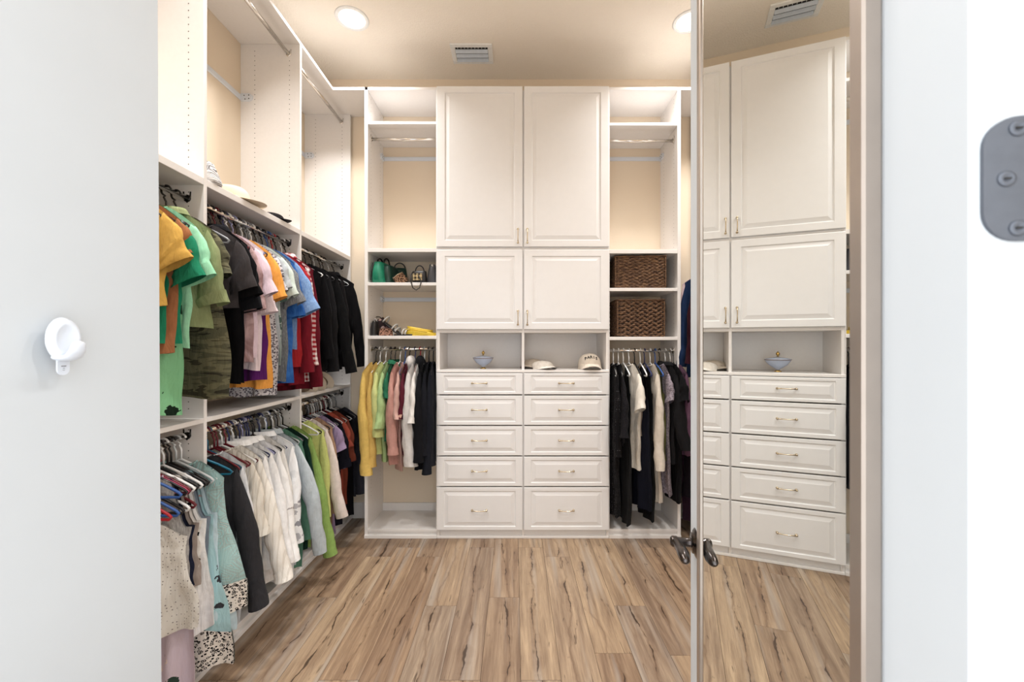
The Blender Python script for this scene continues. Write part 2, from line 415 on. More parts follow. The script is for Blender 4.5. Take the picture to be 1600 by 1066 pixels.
# ------------------------------------------------------------------ left and right shelving
LZ = [.327*F, .589*F, .851*F, 1.109*F]
def side_unit(name, label, sgn, xf, xw, zs, holes=True):
    r = empty(name, V(xf, -H, zs[0])); tag(r, label, 'shelving unit')
    base = r.location.copy()
    def P(mb, nm, mat=M_MEL, par=None):
        mb.v = [tuple(Vector(p)-base) for p in mb.v]; return mb.build(nm, mat, par or r)
    for i, z in enumerate(zs):
        P(ubox((xf, -H, z-2), (xw, 399.5, z+2)), 'upright_panel')
        if holes and i:
            pts = []
            for X in (xf-12*-sgn*-1 if False else xf+sgn*14, xf+sgn*60):
                Y = -250
                while Y < 392:
                    if not (-75 < Y < -62) and not (143 < Y < 156): pts.append(V(X, Y, z-2)-base)
                    Y += 6.4
            pin_holes(r, pts, (0, -1, 0))
    zt = F if True else zs[-1]
    P(ubox((xf, 399.5, zs[0]-2), (xw, 404, F)), 'top_shelf')
    for a, b in zip(zs[:-1], zs[1:]):
        P(ubox((xf, 147, a+2), (xw, 153.5, b-2)), 'shelf')
        P(ubox((xf, -71, a+2), (xw, -66.7, b-2)), 'shelf')
        P(ubox((xf, -291.5, a+2), (xw, -287, b-2)), 'bottom_shelf')
        P(ubox((xf+sgn*3, -H, a+2), (xf+sgn*6, -291.5, b-2)), 'toe_kick')
        for Y in (386, 134.6, -82.5):
            o = rod(r, V(xf+sgn*15, Y, a+2)-base, V(xf+sgn*15, Y, b-2)-base, Y > 300)
        for Y in (328,):
            wall_rail(r, V(xw, Y, a+2)-base, V(xw, Y, b-2)-base, (-sgn, 0, 0))
    P(ubox((xf-sgn*1.6, -H, zs[0]), (xf+sgn*3, -296, ZB-4)), 'base_strip')
    return r
side_unit('closet_shelving', 'white triple-hang closet shelving along the left wall', -1, XFL, XL, LZ)
side_unit('closet_shelving', 'white triple-hang closet shelving behind the mirror door', 1, XFR, XR, LZ[1:], False)
struct(ubox((-230, 399.5, F), (XL, 404, ZB)).build('trim_1', M_MEL)); struct(ubox((259, 399.5, F), (XR, 404, ZB)).build('trim_2', M_MEL))

# ------------------------------------------------------------------ back hanging bays
def px(x): return x-805.0
def py(y): return 540.0-y
def back_bay(label, xa, xb, outer, shelves, rods_, rails):
    """xa..xb clear inside; outer = -1 / +1 side of the outer upright"""
    r = empty('hanging_bay', V((xa+xb)/2, -H, F)); tag(r, label, 'shelving unit'); base = r.location.copy()
    def P(mb, nm, mat=M_MEL, par=None):
        mb.v = [tuple(Vector(p)-base) for p in mb.v]; return mb.build(nm, mat, par or r)
    xo = xa if outer < 0 else xb
    xi = xb if outer < 0 else xa
    P(ubox((xo, -H, F), (xo+outer*5.1, 399.5, ZB)), 'upright_panel')
    P(ubox((xi-outer*-.1, -H, F+.5), (xi+outer*1.4, 399.5, ZB)), 'upright_panel')
    pts = []
    for z in (F+15, F+60):
        Y = -240
        while Y < 395:
            if all(not (lo-3 < Y < hi+3) for lo, hi in shelves): pts.append(V(xo, Y, z)-base)
            Y += 6.4
    pin_holes(r, pts, (-outer, 0, 0))
    P(ubox((min(xa, xb)-(5.1 if outer < 0 else 0), 399.5, F), (max(xa, xb)+(5.1 if outer > 0 else 0), 404, ZB)), 'top_shelf')
    for lo, hi in shelves: P(ubox((xa+.05, lo, F+.2), (xb-.05, hi, ZB)), 'shelf')
    P(ubox((xa, -291.5, F+.2), (xb, -287, ZB-3)), 'bottom_shelf')
    P(ubox((xa, -H, F+3), (xb, -291.5, F+6)), 'toe_kick')
    P(ubox((xa-(5.1 if outer < 0 else 0), -H, F-2), (xb+(5.1 if outer > 0 else 0), -296, F+3)), 'base_strip')
    for Y in rods_: rod(r, V(xa, Y, F+15.6)-base, V(xb, Y, F+15.6)-base)
    for Y in rails: wall_rail(r, V(xa, Y, ZB)-base, V(xb, Y, ZB)-base, (0, -1, 0))
    return r
BLX0, BLX1, BRX0, BRX1 = px(574.6), px(682.7), px(951.3), px(1058.7)
back_bay('white hanging bay with handbag shelves left of the drawer tower', BLX0, BLX1, -1,
         [(346, 350.4), (146.2, 152), (93.7, 98.5), (10.2, 15.2)], [330, -5.5], [325.5, 80])
back_bay('white hanging bay with woven baskets right of the drawer tower', BRX0, BRX1, 1,
         [(344, 348.5), (144, 150), (85, 90), (8.4, 13.5)], [327.5, -8], [325.5])

# ------------------------------------------------------------------ centre tower
CX0, CX1, CM = px(683), px(951), px(817.3)
tower = empty('drawer_tower', V((CX0+CX1)/2, -H, F)); tag(tower, 'tall white cabinet tower with raised-panel doors above ten drawers', 'cabinet')
tb0 = tower.location.copy()
def TP(mb, nm, mat=M_MEL, par=None, label=None):
    mb.v = [tuple(Vector(p)-tb0) for p in mb.v]; return mb.build(nm, mat, par or tower, label=label)
TP(ubox((CX0, -H, F), (CX0+4, 403, ZB)), 'side_panel'); TP(ubox((CX1-4, -H, F), (CX1, 403, ZB)), 'side_panel')
TP(ubox((CM-2, -H, F), (CM+2, 399, ZB)), 'divider')
for lo, hi in ((399, 403), (149.5, 153.5), (20, 25), (-42, -38)):
    for a, b in ((CX0+4, CM-2), (CM+2, CX1-4)): TP(ubox((a, lo, F), (b, hi, ZB)), 'shelf')
for a, b in ((CX0+4, CM-2), (CM+2, CX1-4)):
    TP(ubox((a, -38, ZB-2), (b, 20, ZB)), 'back_panel')
    TP(ubox((a, -H, F+3), (b, -287, F+6)), 'toe_kick')
TP(ubox((CX0, -H, F-1.5), (CX1, -297.5, F+3)), 'base_strip')
TP(ubox((CX0, -42, F-3.2), (CX1, -38, F)), 'ledge_strip')
DT = .020
def raised(w, h, fx, fy, bv):
    m = MB(); w2, h2 = w/2, h/2
    prof = [(0, 0, 0), (0, 0, DT-.003), (.0012, .0012, DT-.0008), (.004, .004, DT), (fx, fy, DT), (fx+.004, fy+.004, DT-.006), (fx+.009, fy+.009, DT-.0065),
            (fx+bv-.004, fy+bv-.004, DT-.0012), (fx+bv, fy+bv, DT)]
    for ix, iy, d in prof:
        m.v += [(-w2+ix, -d, -h2+iy), (w2-ix, -d, -h2+iy), (w2-ix, -d, h2-iy), (-w2+ix, -d, h2-iy)]
    for k in range(len(prof)-1):
        for j in range(4): m.f.append((k*4+j, k*4+(j+1) % 4, k*4+4+(j+1) % 4, k*4+4+j))
    k = (len(prof)-1)*4; m.f.append((k, k+1, k+2, k+3)); m.f.append((3, 2, 1, 0))
    return m
def pull_mesh(L):
    m = MB(); pts = []
    for i in range(13):
        t = i/12; pts.append((-L/2+L*t, -.012-.016*math.sin(PI*t)**.6, 0))
    m.tube(pts, [.0034+.0016*abs(2*i/12-1)**2 for i in range(13)], 8)
    for s_ in (-1, 1):
        m.lathe([(.0085, 0), (.0085, -.004), (.005, -.006), (.0048, -.0145), (.0068, -.016), (.0068, -.0185), (.003, -.021), (0, -.0215)], 12, (s_*L/2, 0, 0), 'Y')
    return m.mesh('pull_handle', M_CHAMP, True)
PULL = pull_mesh(.112); PULLV = pull_mesh(.105)
def front(nm, xa, xb, ya, yb, fx, fy, bv, pull):
    w, h = abs(xb-xa)*S, abs(yb-ya)*S
    o = raised(w, h, fx, fy, bv).build(nm, M_FOIL, tower)
    o.location = V((xa+xb)/2, (ya+yb)/2, F)-tb0-Vector((0, .001, 0))
    hx, hy, vert = pull
    q = inst('handle', PULLV if vert else PULL, o, ((hx-(xa+xb)/2)*S, -DT, (hy-(ya+yb)/2)*S), (0, PI/2 if vert else 0, 0))
    return o
for xa, xb, hx in ((px(683), px(816.4), px(809.2)), (px(818.6), px(950.6), px(823.8))):
    front('cabinet_door', xa, xb, py(137), py(386.6), .062, .05, .036, (hx, py(370), True))
    front('cabinet_door', xa, xb, py(391), py(515), .062, .05, .036, (hx, py(497), True))
    hx2 = px(749.3) if xa < -50 else px(884.3)
    for a, b, fy in ((583, 616, .019), (617.8, 663.6, .026), (665.4, 711, .026), (712.8, 758.6, .026), (760.4, 827, .028)):
        front('drawer', xa, xb, py(a), py(b), .054, fy, .036, (hx2, (py(a)+py(b))/2+(1 if b < 820 else -2), False))

# ------------------------------------------------------------------ mirror door on the right
MX0, MM = 42.0, math.tan(.187)
def on_mirror(p): t = MX0/((p-805)/F-MM); return Vector(((MX0+MM*t), t))     # (X, z) on the glass plane at measured image column
th = .187
dvec = Vector((math.sin(th), math.cos(th))); nvec = Vector((-dvec.y, dvec.x))     # along the leaf / out of the mirror face
OFFM = .010
def on_door(p): a = MX0+OFFM/S/math.cos(th); t = a/((p-805)/F-MM); return Vector((a+MM*t, t))
hinge = on_door(1517); free = on_door(1079); m0 = on_mirror(1334); m1 = on_mirror(1096); g0 = on_mirror(1357.5)
door = empty('door_1', (hinge.x*S, hinge.y*S, 0), (0, 0, -th)); struct(door)
# local frame: +y along the leaf away from hinge, -x out of the mirror face
al = lambda q: (q-hinge).dot(dvec)*S
ln, a0, a1, ag = al(free), al(m0), al(m1), al(g0)
TOPD = 2.46
OFF = 0.0
MB().bbox((0, 0, .012), (.040, ln, TOPD), .002).build('door_leaf', M_DOOR, door)
MB().bbox((-OFFM, a0+.001, .25), (-.002, a1-.0005, TOPD-.03), .0003).build('mirror_glass', M_MIRROR, door, label='tall mirror glass reflecting the drawer tower')
for ya, yb in ((ag, a0), (a1, a1+.022)):
    MB().bbox((-.014, ya, .23), (0, yb, TOPD-.01), .002).build('mirror_frame', M_BEZEL, door)
for za in (.23, TOPD-.03): MB().bbox((-.014, a0, za), (0, a1, za+.02), .002).build('mirror_frame', M_BEZEL, door)
# lever handle
rz_ = (H-(862-540)*on_mirror(1086).y/F)*S
yl = ln-.048
lv = empty('lever_handle', (0, yl, rz_)); lv.parent = door
MB().lathe([(.031, OFF), (.031, .004), (.028, -.002), (.022, -.004), (.021, -.008), (.013, -.010), (0, -.010)], 28, axis='X').build('rosette', M_BRONZE, lv, True)
MB().lathe([(.0115, -.006), (.0095, -.012), (.0095, -.036), (.0115, -.039), (.0115, -.048), (.008, -.052), (0, -.053)], 20, axis='X').build('shank', M_BRONZE, lv, True)
pts = []; rs = []
for i in range(12):
    t = i/11; pts.append((-.044+.006*math.sin(t*PI*.9)+.004*t, -.085*t, .004-.006*t*t-.003*math.sin(PI*t))); rs.append(.0075+.0045*math.sin(PI*min(1, t*1.05)**1.6)-(.005 if i == 11 else 0))
MB().tube(pts, rs, 14).build('lever', M_BRONZE, lv, True)
# hinge leaves on the near edge of the door
def hinge_leaf(par, zc, hh):
    o = empty('hinge', (OFF, 0, zc)); o.parent = par
    m = MB(); r = .017; pts = []
    x0, x1 = .0045, .052
    for cx_, cz_, a_ in ((x1, hh/2, None), (x0+r, hh/2-r, 90), (x0+r, -hh/2+r, 180), (x1, -hh/2, None)):
        if a_ is None: pts.append((cx_, cz_))
        else:
            for i in range(9):
                t = math.radians(a_+i*90/8); pts.append((cx_+r*math.cos(t), cz_+r*math.sin(t)))
    n_ = len(pts)
    m.add([(p[0], 0, p[1]) for p in pts]+[(p[0], -.0022, p[1]) for p in pts], [tuple(range(n_)), tuple(range(n_, 2*n_))[::-1]]+[(i, (i+1) % n_, n_+(i+1) % n_, n_+i) for i in range(n_)])
    m.build('hinge_leaf', M_HINGE, o)
    MB().tube([(x1, -.003, -hh/2), (x1, -.003, hh/2)], .005, 12).build('hinge_knuckle', M_HINGE, o, True)
    for cx_, cz_ in ((.0155, 0), (.021, hh*.40), (.021, -hh*.40)):
        q = MB().lathe([(.0047, -.0021), (.0044, -.0030), (.0028, -.0034), (.0016, -.0026), (0, -.0026)], 16, (cx_, 0, cz_), 'Y').build('screw', M_HINGE, o, True)
        MB().box((cx_-.0016, -.0036, cz_-.0004), (cx_+.0016, -.0030, cz_+.0004)).build('screw_slot', M_HOLE, q)
hz_s = hinge.y/F*S
hinge_leaf(door, (H*S+(540-285)*hz_s), 190*hz_s)
hinge_leaf(door, .25, 190*hz_s)
hinge_leaf(door, 2.2, 190*hz_s)

# ------------------------------------------------------------------ plain door on the left
LDX = -120.0
lz0, lz1 = 30.0, -LDX/((805-264.5)/F)
d2 = empty('door_2', V(LDX, -H, lz0)); struct(d2)
MB().bbox((-.040, 0, .010), (0, (lz1-lz0)*S, TOPD), .003).build('door_leaf', M_DOOR, d2)
d2.rotation_euler = (0, -.0055, 0); d2.location.x += -.006
# adhesive hook
hkz = -LDX/((805-96)/F)
hk = empty('adhesive_hook', V(LDX, (540-530)*hkz/F, hkz)+Vector((.001, 0, 0))); tag(hk, 'small white plastic adhesive hook on the plain white door', 'hook')
def hook_fn(u, v):
    t = 2*PI*u; y, z = .0205*math.cos(t), .0285*math.sin(t)
    d = .008*math.sqrt(max(0, 1-max(0, (v-.7)/.3)**2)) if v > .7 else .008-.0035*(1-(v/.7)**2)
    return (d, y*v, z*v)
MB().grid(hook_fn, 36, 14, True).build('hook_base', M_WPLAS, hk, True)
def lip_fn(u, v):
    a = 2*PI*u; pth = [(.001, -.0235), (.008, -.0245), (.015, -.0225), (.0195, -.016), (.0215, -.008), (.022, -.002)]
    q = v*5; i_ = min(4, int(q)); f_ = q-i_; x = pth[i_][0]*(1-f_)+pth[i_+1][0]*f_; z = pth[i_][1]*(1-f_)+pth[i_+1][1]*f_
    tx, tz = pth[i_+1][0]-pth[i_][0], pth[i_+1][1]-pth[i_][1]; l_ = math.hypot(tx, tz)
    e = math.sqrt(max(0.02, 1-max(0, (v-.8)/.2)**2)); hw = (.0145-.0065*v)*e; ht_ = (.0052-.0018*v)*e
    return (x-tz/l_*ht_*math.sin(a), hw*math.cos(a), z+tx/l_*ht_*math.sin(a))
MB().grid(lip_fn, 20, 16, True).build('hook_prong', M_WPLAS, hk, True)
tabp = [(-.0075, -.024), (.0075, -.024), (.0075, -.040)]+[(.0075*math.cos(-PI*i/10), -.040+.0075*math.sin(-PI*i/10)) for i in range(1, 10)]+[(-.0075, -.040)]
nt_ = len(tabp)
MB().add([(0, y, z) for y, z in tabp]+[(.002, y, z) for y, z in tabp], [tuple(range(nt_, 2*nt_)), tuple(range(nt_))[::-1]]+[(i, (i+1) % nt_, nt_+(i+1) % nt_, nt_+i) for i in range(nt_)]).build('pull_tab', M_WPLAS, hk)
M_PRINT = simple('grey_print', srgb(140, 142, 148), .8)
MB().box((.0019, -.003, -.0365), (.0022, .003, -.035)).build('tab_print', M_PRINT, hk)
MB().box((.0019, -.001, -.039), (.0022, .001, -.0382)).build('tab_print', M_PRINT, hk)
MB().box((.0019, -.0012, -.0415), (.0022, .0012, -.0408)).build('tab_print', M_PRINT, hk)
# ------------------------------------------------------------------ hangers and garments
HCOL = {'black': srgb(28, 26, 28), 'grey': srgb(128, 130, 134), 'white': srgb(236, 236, 236), 'teal': srgb(20, 104, 132), 'burgundy': srgb(104, 24, 36),
        'navy': srgb(40, 48, 92), 'blue': srgb(52, 92, 160), 'clear': srgb(196, 200, 202), 'pink': srgb(214, 90, 128), 'lilac': srgb(150, 150, 186), 'red': srgb(170, 32, 44)}
HM = {}
def hanger_meshes(c):
    if c in HM: return HM[c]
    mat = simple(c+'_hanger_plastic', HCOL[c], .38, var=.05)
    R = .0215
    hook = [(.020, 0, -.004)]
    for i in range(13):
        t = math.radians(10+i*(250)/12); hook.append((R*math.cos(t), 0, R*math.sin(t)-.0065))
    hook = hook[1:]+[(-.010, 0, -.036), (0, 0, -.055), (0, 0, -.098)]
    hk_ = MB().tube(hook, .0042, 7).mesh('hook', mat, True)
    fr_ = MB().tube([(0, 0, -.098), (.045, 0, -.118), (.105, 0, -.146), (.155, 0, -.174), (.166, 0, -.184), (.158, 0, -.194), (.08, 0, -.193), (-.08, 0, -.193), (-.158, 0, -.194), (-.166, 0, -.184), (-.155, 0, -.174), (-.105, 0, -.146), (-.045, 0, -.118)], .0055, 7, closed=True).mesh('hanger_frame', mat, True)
    HM[c] = (hk_, fr_); return HM[c]
def hanger(c, loc, rotz, label, group, tilt=0):
    r = empty('clothes_hanger', loc, (0, tilt, rotz)); tag(r, label, 'hanger', group)
    a, b = hanger_meshes(c); inst('hook', a, r); inst('hanger_frame', b, r); return r

def sm(t): t = max(0., min(1., t)); return t*t*(3-2*t)
def body_mesh(rg, kind, drop, W0, W1, T, neck=.07, vdip=.07, hem=0.0, fold=.012):
    ph = [rg.uniform(0, 6.28) for _ in range(6)]; ka, kb = rg.uniform(2.2, 3.6), rg.uniform(5, 8)
    hn, ht = -.103, -.180
    sn = neck/W0
    def top(s, side):
        a = abs(s)
        if kind == 'pants': return -.186
        if kind == 'tank':
            if a < .30: return -.135-(.16 if side > 0 else .10)*math.cos(a/.30*PI/2)**.7
            if a < .52: return -.128-.02*(a-.3)
            return -.135-.19*sm((a-.52)/.34)
        if kind == 'cami':
            if a < .44: return -.30+.03*math.sin(a/.44*PI)
            return -.30-.05*sm((a-.44)/.56)
        if a < sn: return hn-(vdip if side > 0 else .02)*math.cos(a/sn*PI/2)**.8
        return hn+(ht-hn)*((a-sn)/(1-sn))**1.25
    def fn(side):
        def f(i, t):
            s = 2*i-1; s = math.copysign(abs(s)**.92, s)
            W = W0+(W1-W0)*sm(t*1.1) - .012*math.sin(PI*min(1, t*1.6))
            u = s*W
            zt = top(s, side); zb = -drop+hem*(abs(s)**2)+.006*math.sin(5*s+ph[0])
            w = zt*(1-t)+zb*t
            pr = .22+.78*sm(t*4.0)
            th_ = T*pr*(max(0, 1-abs(s)**2.6))**.55
            fo = fold*(t**.9)*(math.sin(ka*PI*s+ph[1])+.55*math.sin(kb*s*PI/2+ph[2]+1.5*t))+.006*math.sin(7*t+3*s+ph[3])*t
            fo += .003*math.sin(19*t+ph[4]+6*s)*sm(t*5)
            return (u+.004*math.sin(9*t+ph[5])*t, side*th_+fo, w)
        return f
    m = MB(); nu, nv = (27, 24) if drop > .5 else (23, 16)
    m.grid(fn(1), nu, nv); b = MB().grid(fn(-1), nu, nv)
    m.add(b.v, [f[::-1] for f in b.f])
    return m
def sleeve_mesh(rg, sg, W0, ln_, ang, wid0, wid1, T, bend=0.0, vdrift=0.0, flip=False):
    ph = [rg.uniform(0, 6.28) for _ in range(4)]
    ax, az = W0-.012, -.172
    bx_, bz = W0-.035, -.172-wid0
    sa, ca = math.sin(ang), math.cos(ang)
    tx, tz = ax+ln_*sa, az-ln_*ca
    ex, ez = tx-wid1*ca, tz-wid1*sa*.9
    rows = 20 if ln_ > .35 else 12
    def f(i, t):
        a = 2*PI*i
        bl = .055*(1-ca)*4*math.sin(PI*t)*.0+ (.022*math.sin(PI*min(1, t*1.4)) if t < .72 else 0)
        px_, pz_ = ax+(tx-ax)*t+bl+bend*math.sin(PI*t), az+(tz-az)*t
        qx, qz = bx_+(ex-bx_)*t+bend*math.sin(PI*t), bz+(ez-bz)*t
        wr = 1+.05*math.sin(13*t*max(1, ln_/.3)+ph[0]+2*math.sin(a))
        cx_, cz_ = (px_+qx)/2, (pz_+qz)/2; hx, hz = (px_-qx)/2*wr, (pz_-qz)/2
        th_ = T*(.55+.6*sm(t*2))*wr
        v = th_*math.sin(a)+vdrift*t*t+.007*t*math.sin(6*t+ph[1])+.003*math.sin(22*t+ph[2]+a)
        return (sg*(cx_+hx*math.cos(a)), v, cz_+hz*math.cos(a)+.003*math.sin(17*t+ph[3]))
    return MB().grid(f, 14, rows, True)
def cuff_mesh(src, n=14, rows=3, grow=1.08):
    """band around the last rows of a sleeve mesh"""
    v = src.v[-n*rows:]; out = []
    for k in range(rows):
        ring = [Vector(p) for p in v[k*n:(k+1)*n]]; c = sum(ring, Vector())/n
        out += [c+(p-c)*grow for p in ring]
    m = MB(); m.add(out, [(k*n+j, k*n+(j+1) % n, (k+1)*n+(j+1) % n, (k+1)*n+j) for k in range(rows-1) for j in range(n)]); return m
def collar_mesh(neck, hgt=.04, flare=.018):
    def f(i, t):
        a = 2*PI*i; r1, r2 = neck*1.0, .040
        k = 1+(.10 if t < .5 else .10+(t-.5)*2*flare/neck*1.2)
        z = -.118+.012*math.cos(a)*0+(hgt*t*2 if t < .5 else hgt-(t-.5)*2*hgt*.9)-.045*max(0, math.sin(a))**2*(1-.3*t)
        return (r1*k*math.cos(a), r2*k*math.sin(a), z)
    return MB().grid(f, 24, 6, True)
def hood_mesh(rg, neck):
    def f(i, t):
        a = 2*PI*i; b = PI*t
        return (.095*math.sin(b)*math.cos(a)*(1+.08*math.sin(3*a)), -.030+.040*math.sin(b)*math.sin(a), -.125+.072*math.cos(b)+.02*math.cos(a)*math.sin(b))
    return MB().grid(f, 20, 12, True)

LABELS = {}
def garment(name, cat, desc, where, group, loc, rotz, fab, drop=.85, W0=.185, W1=None, T=.024, sl='s', kind='shirt', fold=.016, hem=0.0, hc='black',
            collar=False, hood=False, cuff=False, sang=None, slen=None, buttons=False, vdip=.07, tilt=0, trim=None, sfab=None, bend=.0, vdrift=0.0, hang=True, pocket=False):
    rg = random.Random(hash_(desc))
    r = empty(name, loc, (0, tilt, rotz)); tag(r, (desc+' '+where).strip(), cat, group)
    mat = fabric(fab); W1 = W1 or W0*.95
    bm_ = body_mesh(rg, kind, drop, W0, W1, T, vdip=vdip, hem=hem, fold=fold)
    b = bm_.build('body', mat, r, True)
    if sl in 'slr':
        L = slen or {'s': .20, 'l': .62, 'r': .34}[sl]; A = sang if sang is not None else {'s': .42, 'l': .11, 'r': .24}[sl]
        w0, w1 = .18, {'s': .145, 'l': .085, 'r': .14}[sl]
        for sg in (1, -1):
            sm_ = sleeve_mesh(rg, sg, W0, L*rg.uniform(.95, 1.05), A*rg.uniform(.85, 1.15), w0, w1, T*(1.15 if sl == 'l' else 1.0), bend, vdrift*rg.uniform(.7, 1.2))
            o = sm_.build('sleeve', fabric(sfab) if sfab else mat, r, True)
            if cuff or sl == 'r': cuff_mesh(sm_).build('cuff', fabric(sfab) if sfab else mat, o, True)
    if kind == 'cami':
        for sg in (1, -1):
            MB().tube([(sg*W0*.44, .006, -.30), (sg*W0*.42, .004, -.20), (sg*W0*.41, 0, -.118), (sg*W0*.42, -.004, -.20), (sg*W0*.44, -.006, -.31)], .004, 6).build('strap', mat, r, True)
    if collar: collar_mesh(.072).build('collar', mat, r, True)
    elif hood: hood_mesh(rg, .07).build('hood', mat, r, True)
    elif kind == 'shirt':
        m = MB(); pts = []
        for i in range(24):
            a = 2*PI*i/24; ca = math.cos(a); s_ = math.sin(a)
            dip = (vdip if s_ > 0 else .02)*abs(s_)**.8
            pts.append((.071*ca, .012*s_*1.6, -.104-dip))
        m.tube(pts, .0042, 6, closed=True); m.build('neckband', mat, r, True)
    if buttons:
        m = simple('shirt_button', srgb(230, 226, 218), .3)
        for i in range(6):
            z = -.22-(drop-.30)*i/5; t = (z+.13)/(-drop+.13)
            MB().lathe([(0, .004), (.005, .004), (.0055, .001), (.0055, -.004)], 10, (0, T*.9+.004, z), 'Y').build('button', m, r)
    if trim:
        # contrast hem band following the body's last rows
        n_ = 27; half = len(bm_.v)//2; m = MB()
        for o_ in (0, half):
            seg = [Vector(p) for p in bm_.v[o_+half-n_*6:o_+half]]
            sgn = 1 if o_ == 0 else -1
            m.add([p+Vector((p.x*.012, sgn*.003, -.004)) for p in seg], [(k*n_+j, k*n_+j+1, (k+1)*n_+j+1, (k+1)*n_+j) for k in range(5) for j in range(n_-1)])
        m.build('hem_band', fabric(trim), b, True)
    if hang:
        hl = '%s hanger carrying the %s' % (hc, desc)
        hanger(hc, loc, rotz, hl, 'clothes hangers on the closet rods', tilt)
    return r
def hash_(s):
    h = 7
    for c in s: h = (h*131+ord(c)) % 1000003
    return h

WHITE = ('plain', (246, 245, 244)); CREAM = ('plain', (236, 228, 214)); BLACK = ('plain', (17, 16, 18)); INK = ('plain', (30, 32, 40))
def left(zf, Y, nm, cat, desc, where, group, fab, yaw=0, **kw):
    garment(nm, cat, desc, where, group, V(XFL-15, Y, zf*F), math.radians(yaw), fab, **kw)
UG = 'clothes on the upper left rod'; UY = 134.6
up = lambda zf, nm, cat, desc, where, fab, yaw=0, **kw: left(zf, UY, nm, cat, desc, where, UG, fab, yaw, **kw)
NL = 'on the upper left rod'
up(.480, 't_shirt', 't-shirt', 'mustard yellow t-shirt', 'hanging nearest the plain white door', ('plain', (208, 158, 66)), 4, drop=.52, sang=.5)
up(.500, 'blouse', 'blouse', 'rust brown blouse', 'behind the mustard t-shirt', ('plain', (156, 96, 58)), 3, drop=.70, slen=.15)
up(.515, 'tunic', 'tunic', 'bright green tunic with black sketched motifs', NL, ('floral', (122, 192, 138), (24, 40, 30), (122, 192, 138), (30, 60, 40)), 2, drop=.95, sl='n', kind='tank', W0=.17, W1=.150)
up(.503, 't_shirt', 't-shirt', 'emerald green t-shirt', 'beside the mint green t-shirt', ('plain', (26, 130, 92)), 1, drop=.66, slen=.24)
up(.524, 't_shirt', 't-shirt', 'mint green t-shirt', 'between emerald and sage shirts', ('plain', (150, 220, 176)), 1, drop=.68, slen=.22)
up(.550, 'overshirt', 'shirt', 'sage green overshirt with rolled sleeves', NL, ('plain', (136, 146, 98)), -1, drop=.60, sl='r', collar=True, W0=.195, T=.03)
up(.566, 'dress', 'dress', 'olive camouflage shift dress', 'with hem just above the shelf', ('camo', (52, 50, 40), (84, 82, 62), (104, 100, 74), (66, 62, 46)), -2, drop=.90, W1=.25, sl='s', T=.034)
up(.604, 't_shirt', 't-shirt', 'charcoal grey t-shirt', 'beside the black tees', ('plain', (62, 57, 58)), 2, drop=.50, slen=.23, W0=.195)
up(.617, 't_shirt', 't-shirt', 'black t-shirt with long sleeves to the elbow', NL, BLACK, 0, drop=.86, slen=.27, W0=.195)
up(.630, 'jacket', 'jacket', 'black zip jacket', 'between black tee and mauve blouse', ('plain', (26, 26, 30)), -1, drop=.86, sl='r', collar=True)
up(.643, 'blouse', 'blouse', 'mauve tie-dye blouse', NL, ('tiedye', (196, 160, 160), (148, 112, 112)), 1, drop=.76, sl='r')
up(.655, 't_shirt', 't-shirt', 'pale pink t-shirt', 'in front of the blush blouse', ('plain', (222, 196, 208)), 0, drop=.74, slen=.26)
up(.667, 'blouse', 'blouse', 'blush pink loose blouse', NL, ('plain', (226, 204, 208)), 1, drop=.80, sl='r', hc='white')
up(.680, 'dress', 'dress', 'deep purple sleeveless dress', NL, ('plain', (92, 30, 104)), 0, drop=.86, sl='n', kind='tank', hc='lilac')
up(.691, 't_shirt', 't-shirt', 'bright orange t-shirt', 'between blush blouse and leopard dress', ('plain', (238, 156, 60)), -1, drop=.90, slen=.25)
up(.703, 'dress', 'dress', 'grey and white leopard dress', NL, ('leopard', (206, 202, 206), (88, 82, 92), (160, 152, 164)), 0, drop=.95, sl='s', hc='white', W1=.19)
up(.714, 't_shirt', 't-shirt', 'pale grey t-shirt', 'beside the leopard dress', ('plain', (176, 182, 186)), 1, drop=.84, hc='grey')
up(.727, 't_shirt', 't-shirt', 'pale sage t-shirt with dark leaf print', NL, ('floral', (200, 212, 202), (52, 84, 70), (200, 212, 202), (92, 120, 108)), 1, drop=.78, slen=.23, hc='white')
up(.744, 't_shirt', 't-shirt', 'heather grey t-shirt', 'beside the royal blue blouse', ('heather', (104, 106, 110), (136, 138, 142)), 0, drop=.88, slen=.26, hc='grey')
up(.760, 'blouse', 'blouse', 'royal blue ruffled blouse', NL, ('tiedye', (32, 84, 164), (50, 108, 190)), 0, drop=.90, sl='r')
up(.775, 't_shirt', 't-shirt', 'sky blue denim t-shirt', NL, ('heather', (104, 142, 196), (132, 166, 212)), -1, drop=.70, slen=.30, sang=.45, hc='blue')
up(.790, 't_shirt', 't-shirt', 'bright red t-shirt', 'beside the sky blue tee', ('plain', (178, 36, 42)), 0, drop=.80, slen=.22, hc='red')
up(.803, 'cardigan', 'cardigan', 'crimson long-sleeved cardigan', NL, ('plain', (128, 24, 38)), -1, drop=.92, sl='l', slen=.70, cuff=True)
up(.822, 'shirt', 'shirt', 'red and white gingham shirt', NL, ('gingham', (232, 220, 218), (164, 28, 40)), -1, drop=.90, sl='l', collar=True, hc='white')
up(.836, 'sweater', 'sweater', 'dark burgundy sweater', 'last before the upright panel', ('plain', (104, 20, 34)), -2, drop=.96, sl='l', slen=.74)
up(.885, 'blouse', 'blouse', 'black blouse on a white hanger', 'nearest the upright panel', BLACK, 3, drop=.86, sl='l', hc='white', W0=.185)
up(.915, 'sweater', 'sweater', 'black ribbed sweater', 'second black garment from the upright panel', ('plain', (27, 26, 28)), 2, drop=.84, sl='l', slen=.66)
